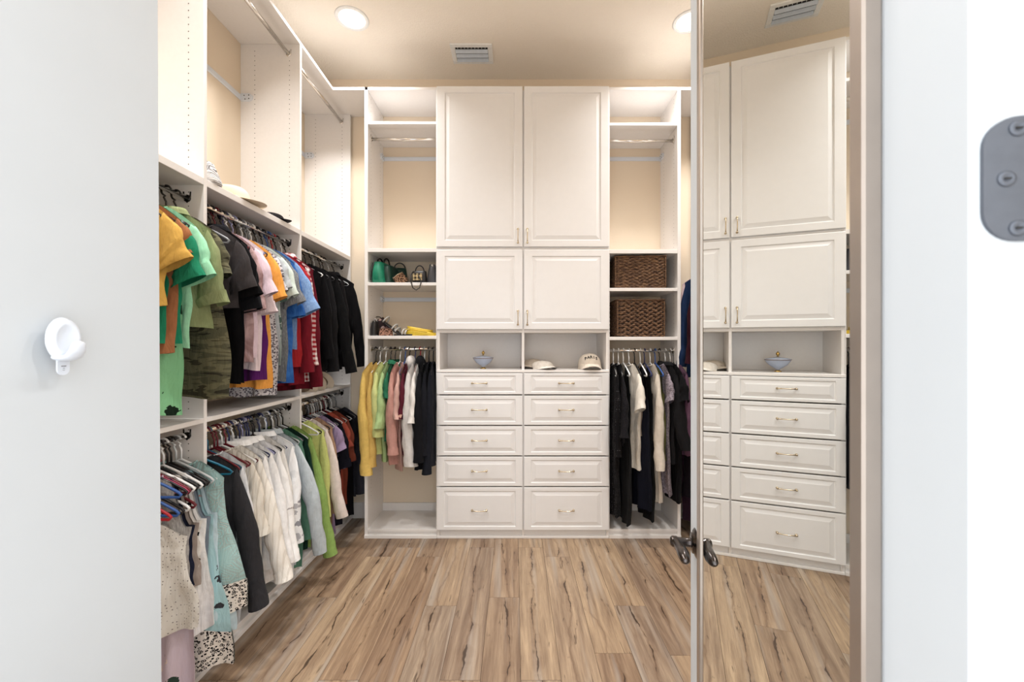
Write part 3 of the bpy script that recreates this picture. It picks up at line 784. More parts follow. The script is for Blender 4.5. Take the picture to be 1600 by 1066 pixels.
up(.945, 'jacket', 'jacket', 'black soft jacket with drooping sleeve', NL, ('plain', (18, 18, 19)), 0, drop=.84, sl='l', slen=.72, sang=.2, W0=.195)
up(.985, 'dress', 'dress', 'black velvet dress', 'between two black jackets', ('plain', (24, 22, 24)), -2, drop=.86, sl='l', slen=.6)
up(1.03, 'jacket', 'jacket', 'black blazer', 'nearest the back corner', ('plain', (20, 19, 21)), -4, drop=.84, sl='l', slen=.70, sang=.2, W0=.21, collar=True, hc='clear')
# bare hangers packed on the upper rod
for i, c in enumerate(['grey', 'grey', 'burgundy', 'navy', 'lilac', 'grey', 'grey', 'black', 'grey', 'grey', 'black', 'grey']):
    hanger(c, V(XFL-15, UY, (.598+.0205*i)*F), math.radians(rnd.uniform(-3, 3)), 'bare %s hanger packed among the shirts on the upper left rod' % c, 'bare hangers on the upper left rod')
for i, zf in enumerate((.955, 1.0, 1.06)):
    hanger('black' if i else 'clear', V(XFL-15, UY, zf*F), math.radians(rnd.uniform(-6, 6)), ('bare clear hanger beside the drooping black jacket', 'bare black hanger beside the black velvet dress', 'bare black hanger beside the black blazer')[i], 'bare hangers near the back corner')

LG = 'clothes on the lower left rod'; LY = -82.5; NLL = 'on the lower left rod'
lo = lambda zf, nm, cat, desc, where, fab, yaw=0, **kw: left(zf, LY, nm, cat, desc, where, LG, fab, yaw, **kw)
lo(0.508, 'camisole', 'camisole', 'ivory camisole with tiny grey dots', 'nearest the plain white door', ('dots', (222, 218, 210), (128, 120, 118)), 4, drop=.74, W0=.19, W1=.245, sl='n', kind='cami', T=.02, hem=.03, hc='blue')
lo(0.520, 'dress', 'dress', 'lilac dress with dark green florals', 'below the dotted camisole', ('floral', (206, 188, 202), (52, 72, 62), (206, 188, 202), (232, 208, 190)), 2, drop=1.0, W0=.16, W1=.20, T=.014, sl='n', kind='cami', hc='pink')
lo(0.519, 'tank_top', 'tank top', 'grey knitted tank top', 'behind the dotted camisole', ('heather', (150, 146, 144), (176, 172, 168)), 2, drop=.56, sl='n', kind='tank', hc='black', W1=.17)
lo(0.525, 'tank_top', 'tank top', 'navy tank top', NLL, ('plain', (36, 40, 62)), 1, drop=.58, sl='n', kind='tank', hc='burgundy')
lo(0.531, 'blouse', 'blouse', 'taupe sleeveless blouse', 'beside the navy tank top', ('plain', (166, 150, 140)), 2, drop=.60, sl='n', kind='tank', hc='white')
lo(0.538, 'blouse', 'blouse', 'white blouse with black brushstroke zigzags', NLL, ('zigzag', (226, 220, 212), (28, 26, 28)), 1, drop=.52, sl='n', kind='tank', hc='black')
lo(0.546, 'tank_top', 'tank top', 'long white tank top with curved hem', NLL, WHITE, 0, drop=.84, W0=.185, W1=.215, sl='n', kind='tank', hem=.06, hc='white')
lo(0.552, 'blouse', 'blouse', 'slate blue sleeveless blouse', 'behind the long white tank', ('plain', (128, 140, 154)), 1, drop=.82, sl='n', kind='tank', hc='black')
lo(0.558, 'dress', 'dress', 'pale aqua dress with coral flowers', NLL, ('floral', (164, 206, 212), (232, 130, 100), (164, 206, 212), (60, 60, 66), (164, 206, 212)), 0, drop=.98, W1=.265, sl='n', kind='tank', hc='black', trim=('leopard', (226, 218, 208), (28, 26, 28)))
lo(0.566, 'blouse', 'blouse', 'ice blue sleeveless blouse', 'between two aqua dresses', ('plain', (196, 216, 224)), 0, drop=.86, sl='n', kind='tank', W1=.25, hc='clear')
lo(0.575, 'kimono', 'kimono', 'teal paisley kimono with black and white hem band', NLL, ('paisley', (154, 192, 190), (74, 124, 138), (206, 206, 190)), -1, drop=.80, W0=.195, W1=.29, sl='n', hem=.05, T=.03, trim=('leopard', (226, 218, 208), (28, 26, 28)), hc='white')
lo(.604, 'cardigan', 'cardigan', 'charcoal long-sleeved cardigan', 'beside the teal kimono', ('plain', (48, 47, 50)), 2, drop=.80, sl='l', slen=.64, sang=.22, W0=.195, T=.03, vdrift=-.02, hc='clear')
lo(.624, 'blouse', 'blouse', 'white chiffon blouse', 'behind the charcoal cardigan', ('plain', (226, 228, 232)), 1, drop=.92, sl='l', slen=.62, W0=.185, hc='teal')
lo(.645, 'sweater', 'sweater', 'cream ribbed sweater with half sleeves', NLL, ('stripe', (234, 226, 212), (216, 206, 190)), 1, drop=.84, sl='r', slen=.36, hc='burgundy', T=.03)
lo(.663, 'cardigan', 'cardigan', 'ivory cable cardigan', 'with long ribbed cuff', ('stripe', (238, 232, 222), (222, 214, 202)), 2, drop=.80, sl='l', slen=.66, sang=.26, cuff=True, T=.03, hc='burgundy')
lo(.680, 'shirt', 'shirt', 'crisp white shirt', 'behind the ivory cardigan', WHITE, 0, drop=.90, sl='l', slen=.6, collar=True, cuff=True, hc='white', buttons=True)
lo(.697, 'shirt', 'shirt', 'white lace-edged shirt', NLL, ('plain', (243, 242, 242)), 0, drop=.88, sl='l', slen=.58, sang=.2, collar=True, hc='navy')
lo(.714, 'shirt', 'shirt', 'white linen shirt with small grey sprigs', NLL, ('floral', (244, 243, 242), (176, 170, 170), (236, 235, 234), (236, 235, 234)), -1, drop=.90, sl='l', slen=.64, sang=.2, cuff=True, collar=True, hc='navy', W0=.195)
lo(.732, 'blouse', 'blouse', 'off-white cotton blouse', 'between two sprigged shirts', ('plain', (228, 224, 218)), 0, drop=.88, sl='l', slen=.6, hc='black')
lo(.750, 'shirt', 'shirt', 'white shirt with scattered grey roses', NLL, ('floral', (240, 241, 243), (150, 150, 158), (230, 231, 233), (186, 186, 192)), -1, drop=.94, sl='l', slen=.6, collar=True, hc='navy', W0=.21)
lo(.772, 'shirt', 'shirt', 'pale blue grey shirt', 'with bent sleeve', ('plain', (176, 186, 192)), -1, drop=.90, sl='l', slen=.66, sang=.24, bend=.03, collar=True, hc='blue', W0=.195)
lo(.792, 'blouse', 'blouse', 'soft green blouse', 'behind the pale blue shirt', ('plain', (88, 140, 116)), 0, drop=.97, sl='l', hc='white')
lo(.808, 'blouse', 'blouse', 'dark green leaf print blouse', NLL, ('floral', (20, 48, 38), (44, 84, 60), (20, 48, 38), (30, 62, 70)), -1, drop=.88, sl='l', slen=.56, hc='black', W0=.195)
lo(.826, 'sweater', 'sweater', 'apple green sweater', 'last before the upright panel', ('plain', (134, 168, 80)), -2, drop=.88, sl='l', slen=.74, sang=.26, cuff=True, W0=.195, hc='black', T=.03)
lo(.880, 'blouse', 'blouse', 'lime yellow blouse', 'nearest the far upright panel', ('plain', (206, 216, 120)), 3, drop=.84, sl='l', hc='black', W0=.185)
lo(.900, 'tunic', 'tunic', 'blush cream long tunic', NLL, ('plain', (228, 212, 204)), 1, drop=.94, sl='l', slen=.66, sang=.22, hc='white', W0=.185)
lo(.922, 'blouse', 'blouse', 'tan satin blouse', 'behind the blush tunic', ('plain', (176, 138, 110)), 0, drop=.88, sl='l', hc='black')
lo(.945, 'dress', 'dress', 'lavender dress', 'behind the tan blouse', ('plain', (152, 130, 164)), 0, drop=.98, sl='s', hc='clear')
lo(.965, 'blouse', 'blouse', 'black floral blouse with white blossoms', NLL, ('floral', (24, 24, 34), (214, 214, 220), (24, 24, 34), (24, 24, 34), (80, 80, 104)), 0, drop=.94, sl='r', hc='grey', W0=.195)
lo(.990, 'dress', 'dress', 'coral red dress', NLL, ('plain', (184, 78, 58)), -1, drop=.90, sl='s', hc='white')
lo(1.015, 'blouse', 'blouse', 'brick orange blouse', 'behind the coral dress', ('plain', (152, 70, 50)), -1, drop=.84, sl='r', hc='white')
lo(1.045, 'dress', 'dress', 'black dress with small red blossoms', 'nearest the back corner', ('floral', (24, 22, 26), (150, 52, 50), (24, 22, 26), (24, 22, 26)), -2, drop=.98, sl='s', hc='white')
lo(1.072, 'cardigan', 'cardigan', 'dark slate cardigan', 'deepest in the back corner', ('plain', (60, 60, 70)), -2, drop=.84, sl='l', hc='grey')
for i, c in enumerate(['teal', 'burgundy', 'burgundy', 'white', 'navy', 'black', 'lilac', 'navy', 'black', 'grey', 'white', 'black', 'grey', 'clear']):
    if i == 0: hanger(c, V(XFL-15, LY, .596*F), math.radians(10), 'bare teal plastic hanger nearest the upright panel', 'bare hangers on the lower left rod')
    else: hanger(c, V(XFL-15, LY, (.605+.0165*i)*F), math.radians(rnd.uniform(-4, 4)), 'bare %s hanger packed among shirts on the lower left rod' % c, 'bare hangers on the lower left rod')
for i, c in enumerate(['white', 'white', 'grey', 'white', 'grey', 'burgundy', 'black']):
    hanger(c, V(XFL-15, LY, ((.872, .888, .93, .955, .975, 1.005, 1.03)[i])*F), math.radians(rnd.uniform(-6, 6)), 'bare %s hanger at the far end of the lower left rod' % c, 'bare hangers at the far end')
for i, c in enumerate(['red', 'blue', 'black', 'white', 'burgundy']):
    hanger(c, V(XFL-15, LY-14, (.498+.009*i)*F), math.radians(rnd.uniform(-3, 3)), 'bare %s hanger cascaded below the near end of the lower rod' % c, 'bare cascaded hangers')

# back left bay: hangers run front to back
def bl(x, desc, nm, cat, where, fab, yaw=0, Y=-5.5, group='clothes in the left back bay', **kw):
    garment(nm, cat, desc, where, group, V(x, Y, F+15.6), math.radians(-90+yaw), fab, **kw)
WB = 'in the left back bay'
bl(-223, 'golden yellow sweatshirt', 'sweatshirt', 'sweatshirt', 'leftmost in the left back bay', ('plain', (212, 174, 84)), -9, drop=.78, sl='l', slen=.76, sang=.10, cuff=True, W0=.21, T=.030, hc='black', tilt=0, vdrift=.05)
bl(-216, 'honey yellow sweatshirt', 'sweatshirt', 'sweatshirt', 'second from the left in the bay', ('plain', (204, 164, 80)), -6, drop=.80, sl='l', slen=.70, W0=.185, T=.026, hc='white', vdrift=.03)
bl(-207, 'pale lime sweatshirt with rolled sleeve', 'sweatshirt', 'sweatshirt', WB, ('plain', (196, 202, 124)), -7, drop=.80, sl='r', slen=.50, sang=.12, W0=.195, T=.034, hc='white', vdrift=.03)
bl(-199, 'spring green sweatshirt', 'sweatshirt', 'sweatshirt', WB, ('plain', (166, 196, 128)), -5, drop=.86, sl='r', slen=.44, W0=.185, T=.03, hc='black')
bl(-192, 'forest green fleece', 'fleece', 'jacket', WB, ('plain', (36, 104, 72)), -3, drop=.70, sl='s', W0=.185, hc='black', collar=True)
bl(-184, 'dusty pink sweatshirt', 'sweatshirt', 'sweatshirt', WB, ('plain', (196, 140, 128)), -4, drop=.88, sl='l', slen=.64, sang=.08, cuff=True, W0=.21, T=.03, hc='white', vdrift=.02)
bl(-176, 'rose pink long top', 'blouse', 'blouse', 'behind the dusty pink sweatshirt', ('plain', (204, 158, 146)), -2, drop=.92, sl='r', W0=.19, hc='blue')
bl(-169, 'maroon floral blouse', 'blouse', 'blouse', WB, ('floral', (92, 30, 44), (196, 150, 130), (92, 30, 44), (60, 24, 36)), -2, drop=.80, sl='r', W0=.185, hc='black')
bl(-160, 'pale grey hooded sweatshirt', 'hoodie', 'hoodie', WB, ('plain', (212, 206, 202)), -4, drop=.84, sl='l', slen=.72, sang=.10, cuff=True, W0=.195, T=.036, hood=True, hc='navy', vdrift=.03)
bl(-152, 'off-white sweatshirt', 'sweatshirt', 'sweatshirt', 'behind the pale grey hoodie', ('plain', (226, 220, 214)), -2, drop=.72, sl='r', slen=.40, W0=.185, T=.028, hc='red')
bl(-145, 'black hooded sweatshirt', 'hoodie', 'hoodie', WB, ('plain', (24, 24, 28)), 0, drop=.92, sl='l', slen=.70, W0=.21, T=.03, hood=True, hc='clear')
bl(-138, 'midnight black jacket', 'jacket', 'jacket', 'second from the drawer tower', ('plain', (27, 28, 34)), 1, drop=.84, sl='l', slen=.62, W0=.195, T=.028, hc='black')
bl(-131, 'black ink sweatshirt', 'sweatshirt', 'sweatshirt', 'nearest the drawer tower in the left bay', INK, 3, drop=.90, sl='l', slen=.76, sang=.06, W0=.195, T=.026, hc='black', vdrift=-.02)

# back right bay
def br(x, desc, nm, cat, where, fab, yaw=0, **kw): bl(x, desc, nm, cat, where, fab, yaw, Y=-8, group='clothes in the right back bay', **kw)
WR = 'in the right back bay'
br(157, 'black lace dress with pale speckles', 'dress', 'dress', 'nearest the drawer tower in the right bay', ('dots', (24, 23, 25), (84, 82, 84)), -4, drop=1.28, sl='l', slen=.6, hc='white', T=.022, W1=.17)
br(165, 'black knitted top', 'sweater', 'sweater', 'second from the drawer tower', ('heather', (18, 18, 20), (40, 38, 42)), -2, drop=.72, sl='r', slen=.48, hc='white', W0=.185)
br(173, 'long charcoal black skirt dress', 'dress', 'dress', WR, ('plain', (34, 34, 35)), 2, drop=1.34, sl='n', kind='tank', hc='white', W1=.18)
br(182, 'cream short-sleeved blouse', 'blouse', 'blouse', WR, ('plain', (228, 220, 206)), 6, drop=.90, slen=.26, sl='s', hc='white', W0=.21, T=.03, vdrift=-.03)
br(191, 'taupe folded trousers', 'trousers', 'trousers', WR, ('plain', (128, 112, 98)), 0, drop=.66, kind='pants', sl='n', W0=.16, W1=.15, hc='black', T=.03)
br(200, 'navy black long dress', 'dress', 'dress', WR, ('plain', (22, 24, 36)), 0, drop=1.22, sl='n', kind='tank', hc='white', W1=.19, T=.04)
br(207, 'black satin long dress', 'dress', 'dress', 'beside the cream cardigan', ('plain', (20, 20, 22)), 1, drop=1.30, sl='n', kind='tank', hc='navy', W1=.18)
br(216, 'cream long open cardigan', 'cardigan', 'cardigan', WR, ('plain', (218, 206, 190)), 1, drop=1.16, sl='l', slen=.72, hc='white', W0=.185, T=.028)
br(224, 'olive green tunic', 'tunic', 'tunic', 'beside the cream cardigan', ('plain', (112, 112, 62)), 2, drop=.84, sl='n', kind='tank', hc='blue', W0=.185)
br(231, 'grey violet lace blouse', 'blouse', 'blouse', WR, ('leopard', (150, 138, 148), (108, 98, 108)), 3, drop=1.10, sl='s', hc='black', W1=.21)
br(240, 'black blazer with bent sleeve', 'blazer', 'jacket', WR, ('plain', (30, 29, 31)), 5, drop=.86, sl='l', slen=.56, sang=.2, hc='white', W0=.195, T=.034, collar=True, vdrift=.05)
br(248, 'black ruffle-hem dress', 'dress', 'dress', 'beside the black blazer', ('plain', (21, 20, 22)), 4, drop=1.16, sl='s', hc='white', W0=.21, T=.03)
br(254, 'plum purple cardigan', 'cardigan', 'cardigan', 'rightmost in the right back bay', ('plain', (104, 70, 92)), 9, drop=.80, sl='l', slen=.60, hc='black', W0=.195)

# right hand shelving behind the mirror door
def rt(zf, Y, desc, nm, where, fab, **kw):
    cat = nm
    garment(nm, cat, desc, where, 'clothes on the right wall rods', V(XFR+4, Y, zf*F), math.radians(180), fab, **kw)
rt(1.035, UY, 'pale pink fuzzy sweater', 'sweater', 'beside the navy coat on the right wall', ('heather', (206, 172, 172), (220, 192, 190)), drop=.70, sl='l', W0=.195, hc='white')
rt(1.008, UY, 'navy blue coat', 'coat', 'just visible past the mirror door edge', ('plain', (26, 44, 78)), drop=.92, sl='l', slen=.68, W0=.21)
rt(.978, UY, 'deep maroon jacket', 'jacket', 'beside the navy coat', ('plain', (52, 20, 30)), drop=.86, sl='l')
rt(.94, UY, 'black wool coat', 'coat', 'hidden behind the mirror door on the upper rod', BLACK, drop=.90, sl='l')
rt(1.035, LY, 'dark plum long dress', 'dress', 'low on the right wall beside the bay', ('plain', (70, 44, 62)), drop=1.0, sl='l', W0=.195)
rt(1.0, LY, 'near black long dress', 'dress', 'low on the right wall behind the door edge', ('plain', (28, 22, 28)), drop=1.0, sl='l', W0=.185)
rt(.965, LY, 'aubergine dress', 'dress', 'hidden low behind the mirror door', ('plain', (58, 34, 50)), drop=.95, sl='s')
# ------------------------------------------------------------------ things on the shelves
def lathe_thing(name, label, cat, loc, group=None):
    r = empty(name, loc); tag(r, label, cat, group); return r
# lidded bowl
NZ = -38.0
bowl = lathe_thing('lidded_bowl', 'small pale blue lidded pedestal bowl with gold finial in the niche', 'bowl', V(px(755)*1.05, NZ, F*1.05))
M_POR = simple('pale_blue_porcelain', srgb(176, 186, 206), .18, var=.03)
def bowl_body():
    return [(0, .012), (.012, .012), (.014, .020), (.030, .030), (.058, .050), (.078, .076), (.083, .088), (.080, .088), (.0, .085)]
MB().lathe(bowl_body(), 40).build('bowl', M_POR, bowl, True)
MB().lathe([(0, 0), (.024, 0), (.025, .004), (.014, .009), (.012, .014), (0, .014)], 32).build('foot', M_GOLD, bowl, True)
lid = MB().lathe([(0, .088), (.086, .088), (.087, .091), (.06, .098), (.03, .104), (.010, .108), (0, .110)], 40).build('lid', M_POR, bowl, True)
MB().lathe([(0, .108), (.008, .109), (.006, .116), (.012, .124), (.013, .132), (.008, .140), (.003, .145), (0, .152)], 20).build('finial', M_GOLD, lid, True)
M_BAND = simple('brown_band', srgb(120, 96, 80), .4)
MB().lathe([(.0795, .084), (.0845, .086), (.0875, .0895), (.084, .091)], 40).build('rim_band', M_BAND, bowl, True)

# caps
M_CAP = fabric(('plain', (222, 208, 190))); M_CAPB = fabric(('plain', (236, 228, 216)))
M_CAPI = fabric(('plain', (120, 98, 82))); M_LET = simple('black_embroidery', srgb(26, 24, 24), .8)
def cap(name, label, loc, rz, flat=1.0, mat=M_CAP, text=None, sc=1.0):
    r = empty(name, loc, (0, 0, rz)); tag(r, label, 'cap', 'baseball caps in the niche')
    def crown(u, v):
        a = 2*PI*u; b = v*PI/2
        rr = .088*math.cos(b)**.72; front = max(0, -math.sin(a))
        return (rr*math.cos(a)*sc*.98, rr*math.sin(a)*sc*1.08, (.022+.098*math.sin(b)**.85*(1+.05*front))*flat)
    c = MB().grid(crown, 40, 16, True).build('crown', mat, r, True)
    def seamp(k):
        return [Vector(crown(k/6+.25, j/14))*1.006 for j in range(15)]
    for k in range(6): MB().tube(seamp(k), .0012, 5).build('seam', mat, c, True)
    MB().lathe([(.008, -.004), (.007, .002), (0, .004)], 14, (0, 0, .123*flat)).build('top_button', mat, c, True)
    def brim(sgn):
        def f(u, v):
            a = PI+PI*u; x = math.cos(a); y = math.sin(a)
            rr = .086+.002*v; ext = .070*v*max(0, -y)**.9
            X = x*rr*(1+.02*v); Y = y*rr*1.06-ext
            Z = (.024-.006*v-.040*(x*x)*v**.8*1.0+.010*(1-v))*flat+.010
            return (X*sc, Y*sc, max(.0012, Z)+sgn*.0012)
        return f
    m = MB().grid(brim(1), 30, 8); b2 = MB().grid(brim(-1), 30, 8); m.add(b2.v, [q[::-1] for q in b2.f]); m.build('brim', mat, r, True)
    if text:
        n_ = len(text)
        for i, ch in enumerate(text):
            cu = bpy.data.curves.new('letter', 'FONT'); cu.body = ch; cu.size = .034; cu.align_x = 'CENTER'; cu.extrude = .0009; cu.offset = .0006
            to = bpy.data.objects.new('letter_tmp', cu); COL.objects.link(to)
            dg = bpy.context.evaluated_depsgraph_get(); me = bpy.data.meshes.new_from_object(to.evaluated_get(dg))
            bpy.data.objects.remove(to)
            me.materials.clear(); me.materials.append(M_LET)
            t = (i-(n_-1)/2); u = .75+t*.042; v = .40-.022*t*t
            p = Vector(crown(u, v)); p1 = Vector(crown(u+.004, v)); p2 = Vector(crown(u, v+.004))
            ex = (p1-p).normalized(); ez = (p2-p).normalized(); ny = ex.cross(ez).normalized(); ez = ny.cross(ex)
            ang = -t*.14; ex2 = ex*math.cos(ang)+ez*math.sin(ang); ez2 = ny.cross(ex2)
            mt = Matrix((ex2, ez2, ny)).transposed().to_4x4(); mt.translation = p+ny*.0018
            me.transform(mt); o = bpy.data.objects.new('letter', me); COL.objects.link(o); o.parent = c
    return r
cap('baseball_cap', 'cream baseball cap lettered PARIS standing in the right niche', V(px(922.5)*1.02, NZ+.2, F+22), 0, 1.0, M_CAP, 'PARIS', 1.05)
cap('baseball_cap', 'flattened cream cap with pale brim beside the niche divider', V(px(848)*1.02, NZ+.2, F+24), .5, .52, M_CAPB)
cap('baseball_cap', 'flattened grey cream cap pushed behind the pale-brimmed cap', V(px(832)*1.02+3, NZ+.2, F+50), -.5, .60, M_CAP)

# woven baskets
def wick_mat():
    k = NT('woven_seagrass'); v = k.obj((1, 1, 1))
    c = k.ramp(k.noise(k.obj((14, 14, 60)), 1.5, 4, .7), [(.3, srgb(52, 36, 28)), (.5, srgb(98, 72, 54)), (.7, srgb(150, 116, 84))])
    k.col(c); k.set(.75, 0, .3); k.bump(k.noise(k.obj((60, 60, 200)), 3, 3), .6, .003); return k.m
M_WICK = wick_mat(); M_WICKD = simple('basket_lining', srgb(34, 26, 22), .9)
def basket(label, X0, X1, Y0, h, z0, d, rz, rows, amp, seed):
    rg = random.Random(seed)
    w = (X1-X0)*S; hh = h*S; dd = d*S
    r = empty('woven_basket', V((X0+X1)/2, Y0, z0+d/2), (0, 0, rz)); tag(r, label, 'basket', 'woven baskets in the right back bay')
    MB().bbox((-w/2+.008, -dd/2+.008, .002), (w/2-.008, dd/2-.008, hh-.02), .01).build('lining', M_WICKD, r)
    m = MB(); rr = hh/rows/2*1.18
    for k in range(rows):
        z = rr*.9+(hh-2*rr)*k/(rows-1); pts = []
        cr = .022; ph = rg.uniform(0, 6); per = []
        def side(ax, ay, bx_, by_, n_):
            for i in range(n_):
                t = i/n_; per.append((ax+(bx_-ax)*t, ay+(by_-ay)*t))
        a, b = w/2-rr, dd/2-rr
        side(-a+cr, -b, a-cr, -b, 46); 
        for i in range(4): q = -PI/2+PI/2*i/4; per.append((a-cr+cr*math.cos(q), -b+cr+cr*math.sin(q)))
        side(a, -b+cr, a, b-cr, 34)
        for i in range(4): q = PI/2*i/4; per.append((a-cr+cr*math.cos(q), b-cr+cr*math.sin(q)))
        side(a-cr, b, -a+cr, b, 30)
        for i in range(4): q = PI/2+PI/2*i/4; per.append((-a+cr+cr*math.cos(q), b-cr+cr*math.sin(q)))
        side(-a, b-cr, -a, -b+cr, 34)
        for i in range(4): q = PI+PI/2*i/4; per.append((-a+cr+cr*math.cos(q), -b+cr+cr*math.sin(q)))
        n_ = len(per); rad = []
        for i, (x, y) in enumerate(per):
            s_ = math.sin(2*PI*i/5.2+k*PI)
            l_ = math.hypot(x/(w/2), y/(dd/2)) or 1
            f_ = 1+amp*.010*s_+rg.uniform(-.004, .004)
            pts.append((x*f_, y*f_*(1+amp*.006*s_), z+amp*rr*.42*math.sin(2*PI*i/5.2*.5+k*PI+ph*0)+rg.uniform(-.0007, .0007)))
            rad.append(rr*(.92+.16*s_+rg.uniform(-.05, .05)))
        m.tube(pts, rad, 6, closed=True)
    o = m.build('woven_strands', M_WICK, r, True); o['kind'] = 'stuff'
    rim = [(-w/2, -dd/2, hh), (w/2, -dd/2, hh), (w/2, dd/2, hh), (-w/2, dd/2, hh)]
    pts = []
    for i in range(4):
        a_, b_ = Vector(rim[i]), Vector(rim[(i+1) % 4])
        for j in range(20): q = a_.lerp(b_, j/20); q.z += .0015*math.sin(j*2.1); pts.append(q)
    MB().tube([Vector((p.x*.98, p.y*.98, p.z-.004)) for p in pts], .0065, 7, closed=True).build('rim', M_WICK, r, True)
    for sx in (-1, 1):
        MB().tube([(sx*(w/2-.006), -dd/2+.004, .004+hh*i/16) for i in range(16)], [.0055+.0015*(i % 2) for i in range(16)], 7).build('corner_braid', M_WICK, r, True)
basket('dark brown woven basket on the upper of the two basket shelves', px(964), px(1044), 90.2, 51, F+4, 60, -.06, 19, .6, 1)
basket('brown woven basket with wavy weave on the lower basket shelf', px(964)+1, px(1041), 13.7, 59, F+4, 58, 0, 17, 1.2, 2)

# soft bag helper: tapered box bag with rounded corners
def bag_body(w, d, h, tw=.85, td=.5, n=24, rows=10, sag=.0, sq=4.0):
    def f(u, v):
        a = 2*PI*u; c, s_ = math.cos(a), math.sin(a)
        k = (abs(c)**sq+abs(s_)**sq)**(-1/sq)
        e = 1-.10*(1-sm(v*6)); ww = w/2*(1+(tw-1)*v)*e; dp = d/2*(1+(td-1)*v)*e*(1+.12*math.sin(PI*v))
        return (ww*k*c, dp*k*s_, h*v-sag*math.sin(PI*(c*.5+.5))*v)
    m = MB().grid(f, n, rows, True); b0 = len(m.v)-n
    m.f.append(tuple(range(n))[::-1]); m.f.append(tuple(b0+i for i in range(n))); return m
def arc_handle(w, h, z0, y=0, n=14): return [(-w/2*math.cos(PI*i/(n-1)), y, z0+h*math.sin(PI*i/(n-1))) for i in range(n)]
def leather(nm, c, r=.4): return simple(nm, srgb(*c), r, var=.08, scale=90)
L_GREEN = leather('green_leather', (28, 128, 98)); L_DGREEN = leather('dark_green_leather', (16, 54, 44)); L_BLACK = leather('black_leather', (26, 24, 25)); L_GREY = leather('charcoal_leather', (56, 56, 60))
L_YEL = leather('yellow_leather', (222, 190, 62), .5); L_SIL = leather('silver_leather', (196, 194, 190), .3)
S4, S5 = 98.6, 15.3
bg_ = empty('tote_bag', V(px(594)*1.02, S4, F+30), (0, 0, -.10)); tag(bg_, 'structured green leather tote bag with black handles on the handbag shelf', 'bag', 'handbags on the left bay shelves')
MB_ = bag_body(.115, .26, .168, .62, .95); MB_.build('bag_body', L_GREEN, bg_, True)
m = bag_body(.118, .20, .150, .60, .95); m.v = [(x+.052, y+.02, z) for x, y, z in m.v]; m.build('side_gusset', L_DGREEN, bg_, True)
for s_ in (-1, 1): MB().tube([(.028*s_, -.06*math.cos(PI*i/13), .155+.06*math.sin(PI*i/13)) for i in range(14)], .006, 8).build('handle', L_BLACK, bg_, True)
MB().tube([(-.05, -.133, .02), (-.033, -.128, .16)], .003, 6).build('piping', L_BLACK, bg_, True)
bg_ = empty('handbag', V(px(620)*1.05, S4, F+50), (0, 0, .15)); tag(bg_, 'dark green leather handbag leaning behind the green tote', 'bag', 'handbags on the left bay shelves')
bag_body(.15, .10, .155, .7, .5).build('bag_body', L_DGREEN, bg_, True)
MB().tube(arc_handle(.09, .05, .15), .005, 8).build('handle', L_BLACK, bg_, True)
bg_ = empty('clutch_bag', V(px(632)*1.03, S4, F+14), (0, -.6, .2)); tag(bg_, 'leopard print clutch leaning on the handbag shelf', 'bag', 'handbags on the left bay shelves')
bag_body(.10, .045, .085, .9, .5).build('bag_body', fabric(('leopard', (150, 112, 84), (34, 24, 20), (92, 62, 46))), bg_, True)
MB().tube([(-.045, -.012, .078), (0, -.014, .084), (.045, -.012, .078)], .003, 6).build('zip', M_CHAMP, bg_, True)
bg_ = empty('mini_bag', V(px(655)*1.01, S4, F+10), (0, 0, -.05)); tag(bg_, 'small black bag with checked front and dangling strap', 'bag', 'handbags on the left bay shelves')
bag_body(.115, .075, .095, .9, .6).build('bag_body', L_BLACK, bg_, True)
MB().bbox((-.042, -.046, .018), (.030, -.036, .072), .003).build('checked_panel', fabric(('gingham', (206, 180, 130), (52, 44, 38))), bg_)
MB().tube(arc_handle(.07, .05, .09), .0045, 8).build('handle', L_BLACK, bg_, True)
MB().tube([(-.045, -.035, .085), (-.055, -.06, .055), (-.050, -.068, 0), (-.034, -.070, -.045), (-.008, -.070, -.062), (.018, -.070, -.045), (.030, -.066, 0), (.020, -.058, .03), (.0, -.050, .055)], .0042, 8).build('strap', L_BLACK, bg_, True)
bg_ = empty('handbag', V(px(676)*1.03, S4, F+22), (0, 0, .1)); tag(bg_, 'charcoal leather handbag with silver clasp against the drawer tower', 'bag', 'handbags on the left bay shelves')
bag_body(.10, .16, .15, .5, .8).build('bag_body', L_GREY, bg_, True)
MB().lathe([(.010, 0), (.010, -.006), (0, -.008)], 14, (0, -.066, .140), 'Y').build('clasp', M_CHROME, bg_, True)
# lower shelf: shoes and folded bags
def sandal(label, loc, rot, mat, smat, group):
    r = empty('sandal', loc, rot); tag(r, label, 'shoe', group)
    def sole(u, v):
        a = 2*PI*u; wd_ = .034*(1+.25*math.cos(a)) ; return (.115*math.cos(a)*(.96+.04*v), wd_*math.sin(a), .012*v)
    m = MB().grid(sole, 28, 3, True); n_ = 28; m.f.append(tuple(range(n_))[::-1]); m.f.append(tuple(2*n_+i for i in range(n_))); m.build('sole', mat, r, True)
    for xx, hh in ((.055, .040), (.02, .045), (-.075, .055)):
        MB().tube([(xx, .037*math.cos(PI*i/10), .010+hh*math.sin(PI*i/10)) for i in range(11)], .006, 6).build('strap', smat, r, True)
    return r
sandal('black and silver sandal tipped up on the lower handbag shelf', V(px(612)*1.04, S5+12, F+24), (0, .62, -.2), L_BLACK, L_SIL, 'sandals on the lower handbag shelf')
sandal('black and silver sandal lying flat beside the yellow bag', V(px(630)*1.02, S5+.2, F+16), (0, 0, -.55), L_BLACK, L_SIL, 'sandals on the lower handbag shelf')
bg_ = empty('clutch_bag', V(px(604)*1.03, S5, F+16), (0, 0, .2)); tag(bg_, 'brown leopard print pouch on the lower handbag shelf', 'bag', 'handbags on the left bay shelves')
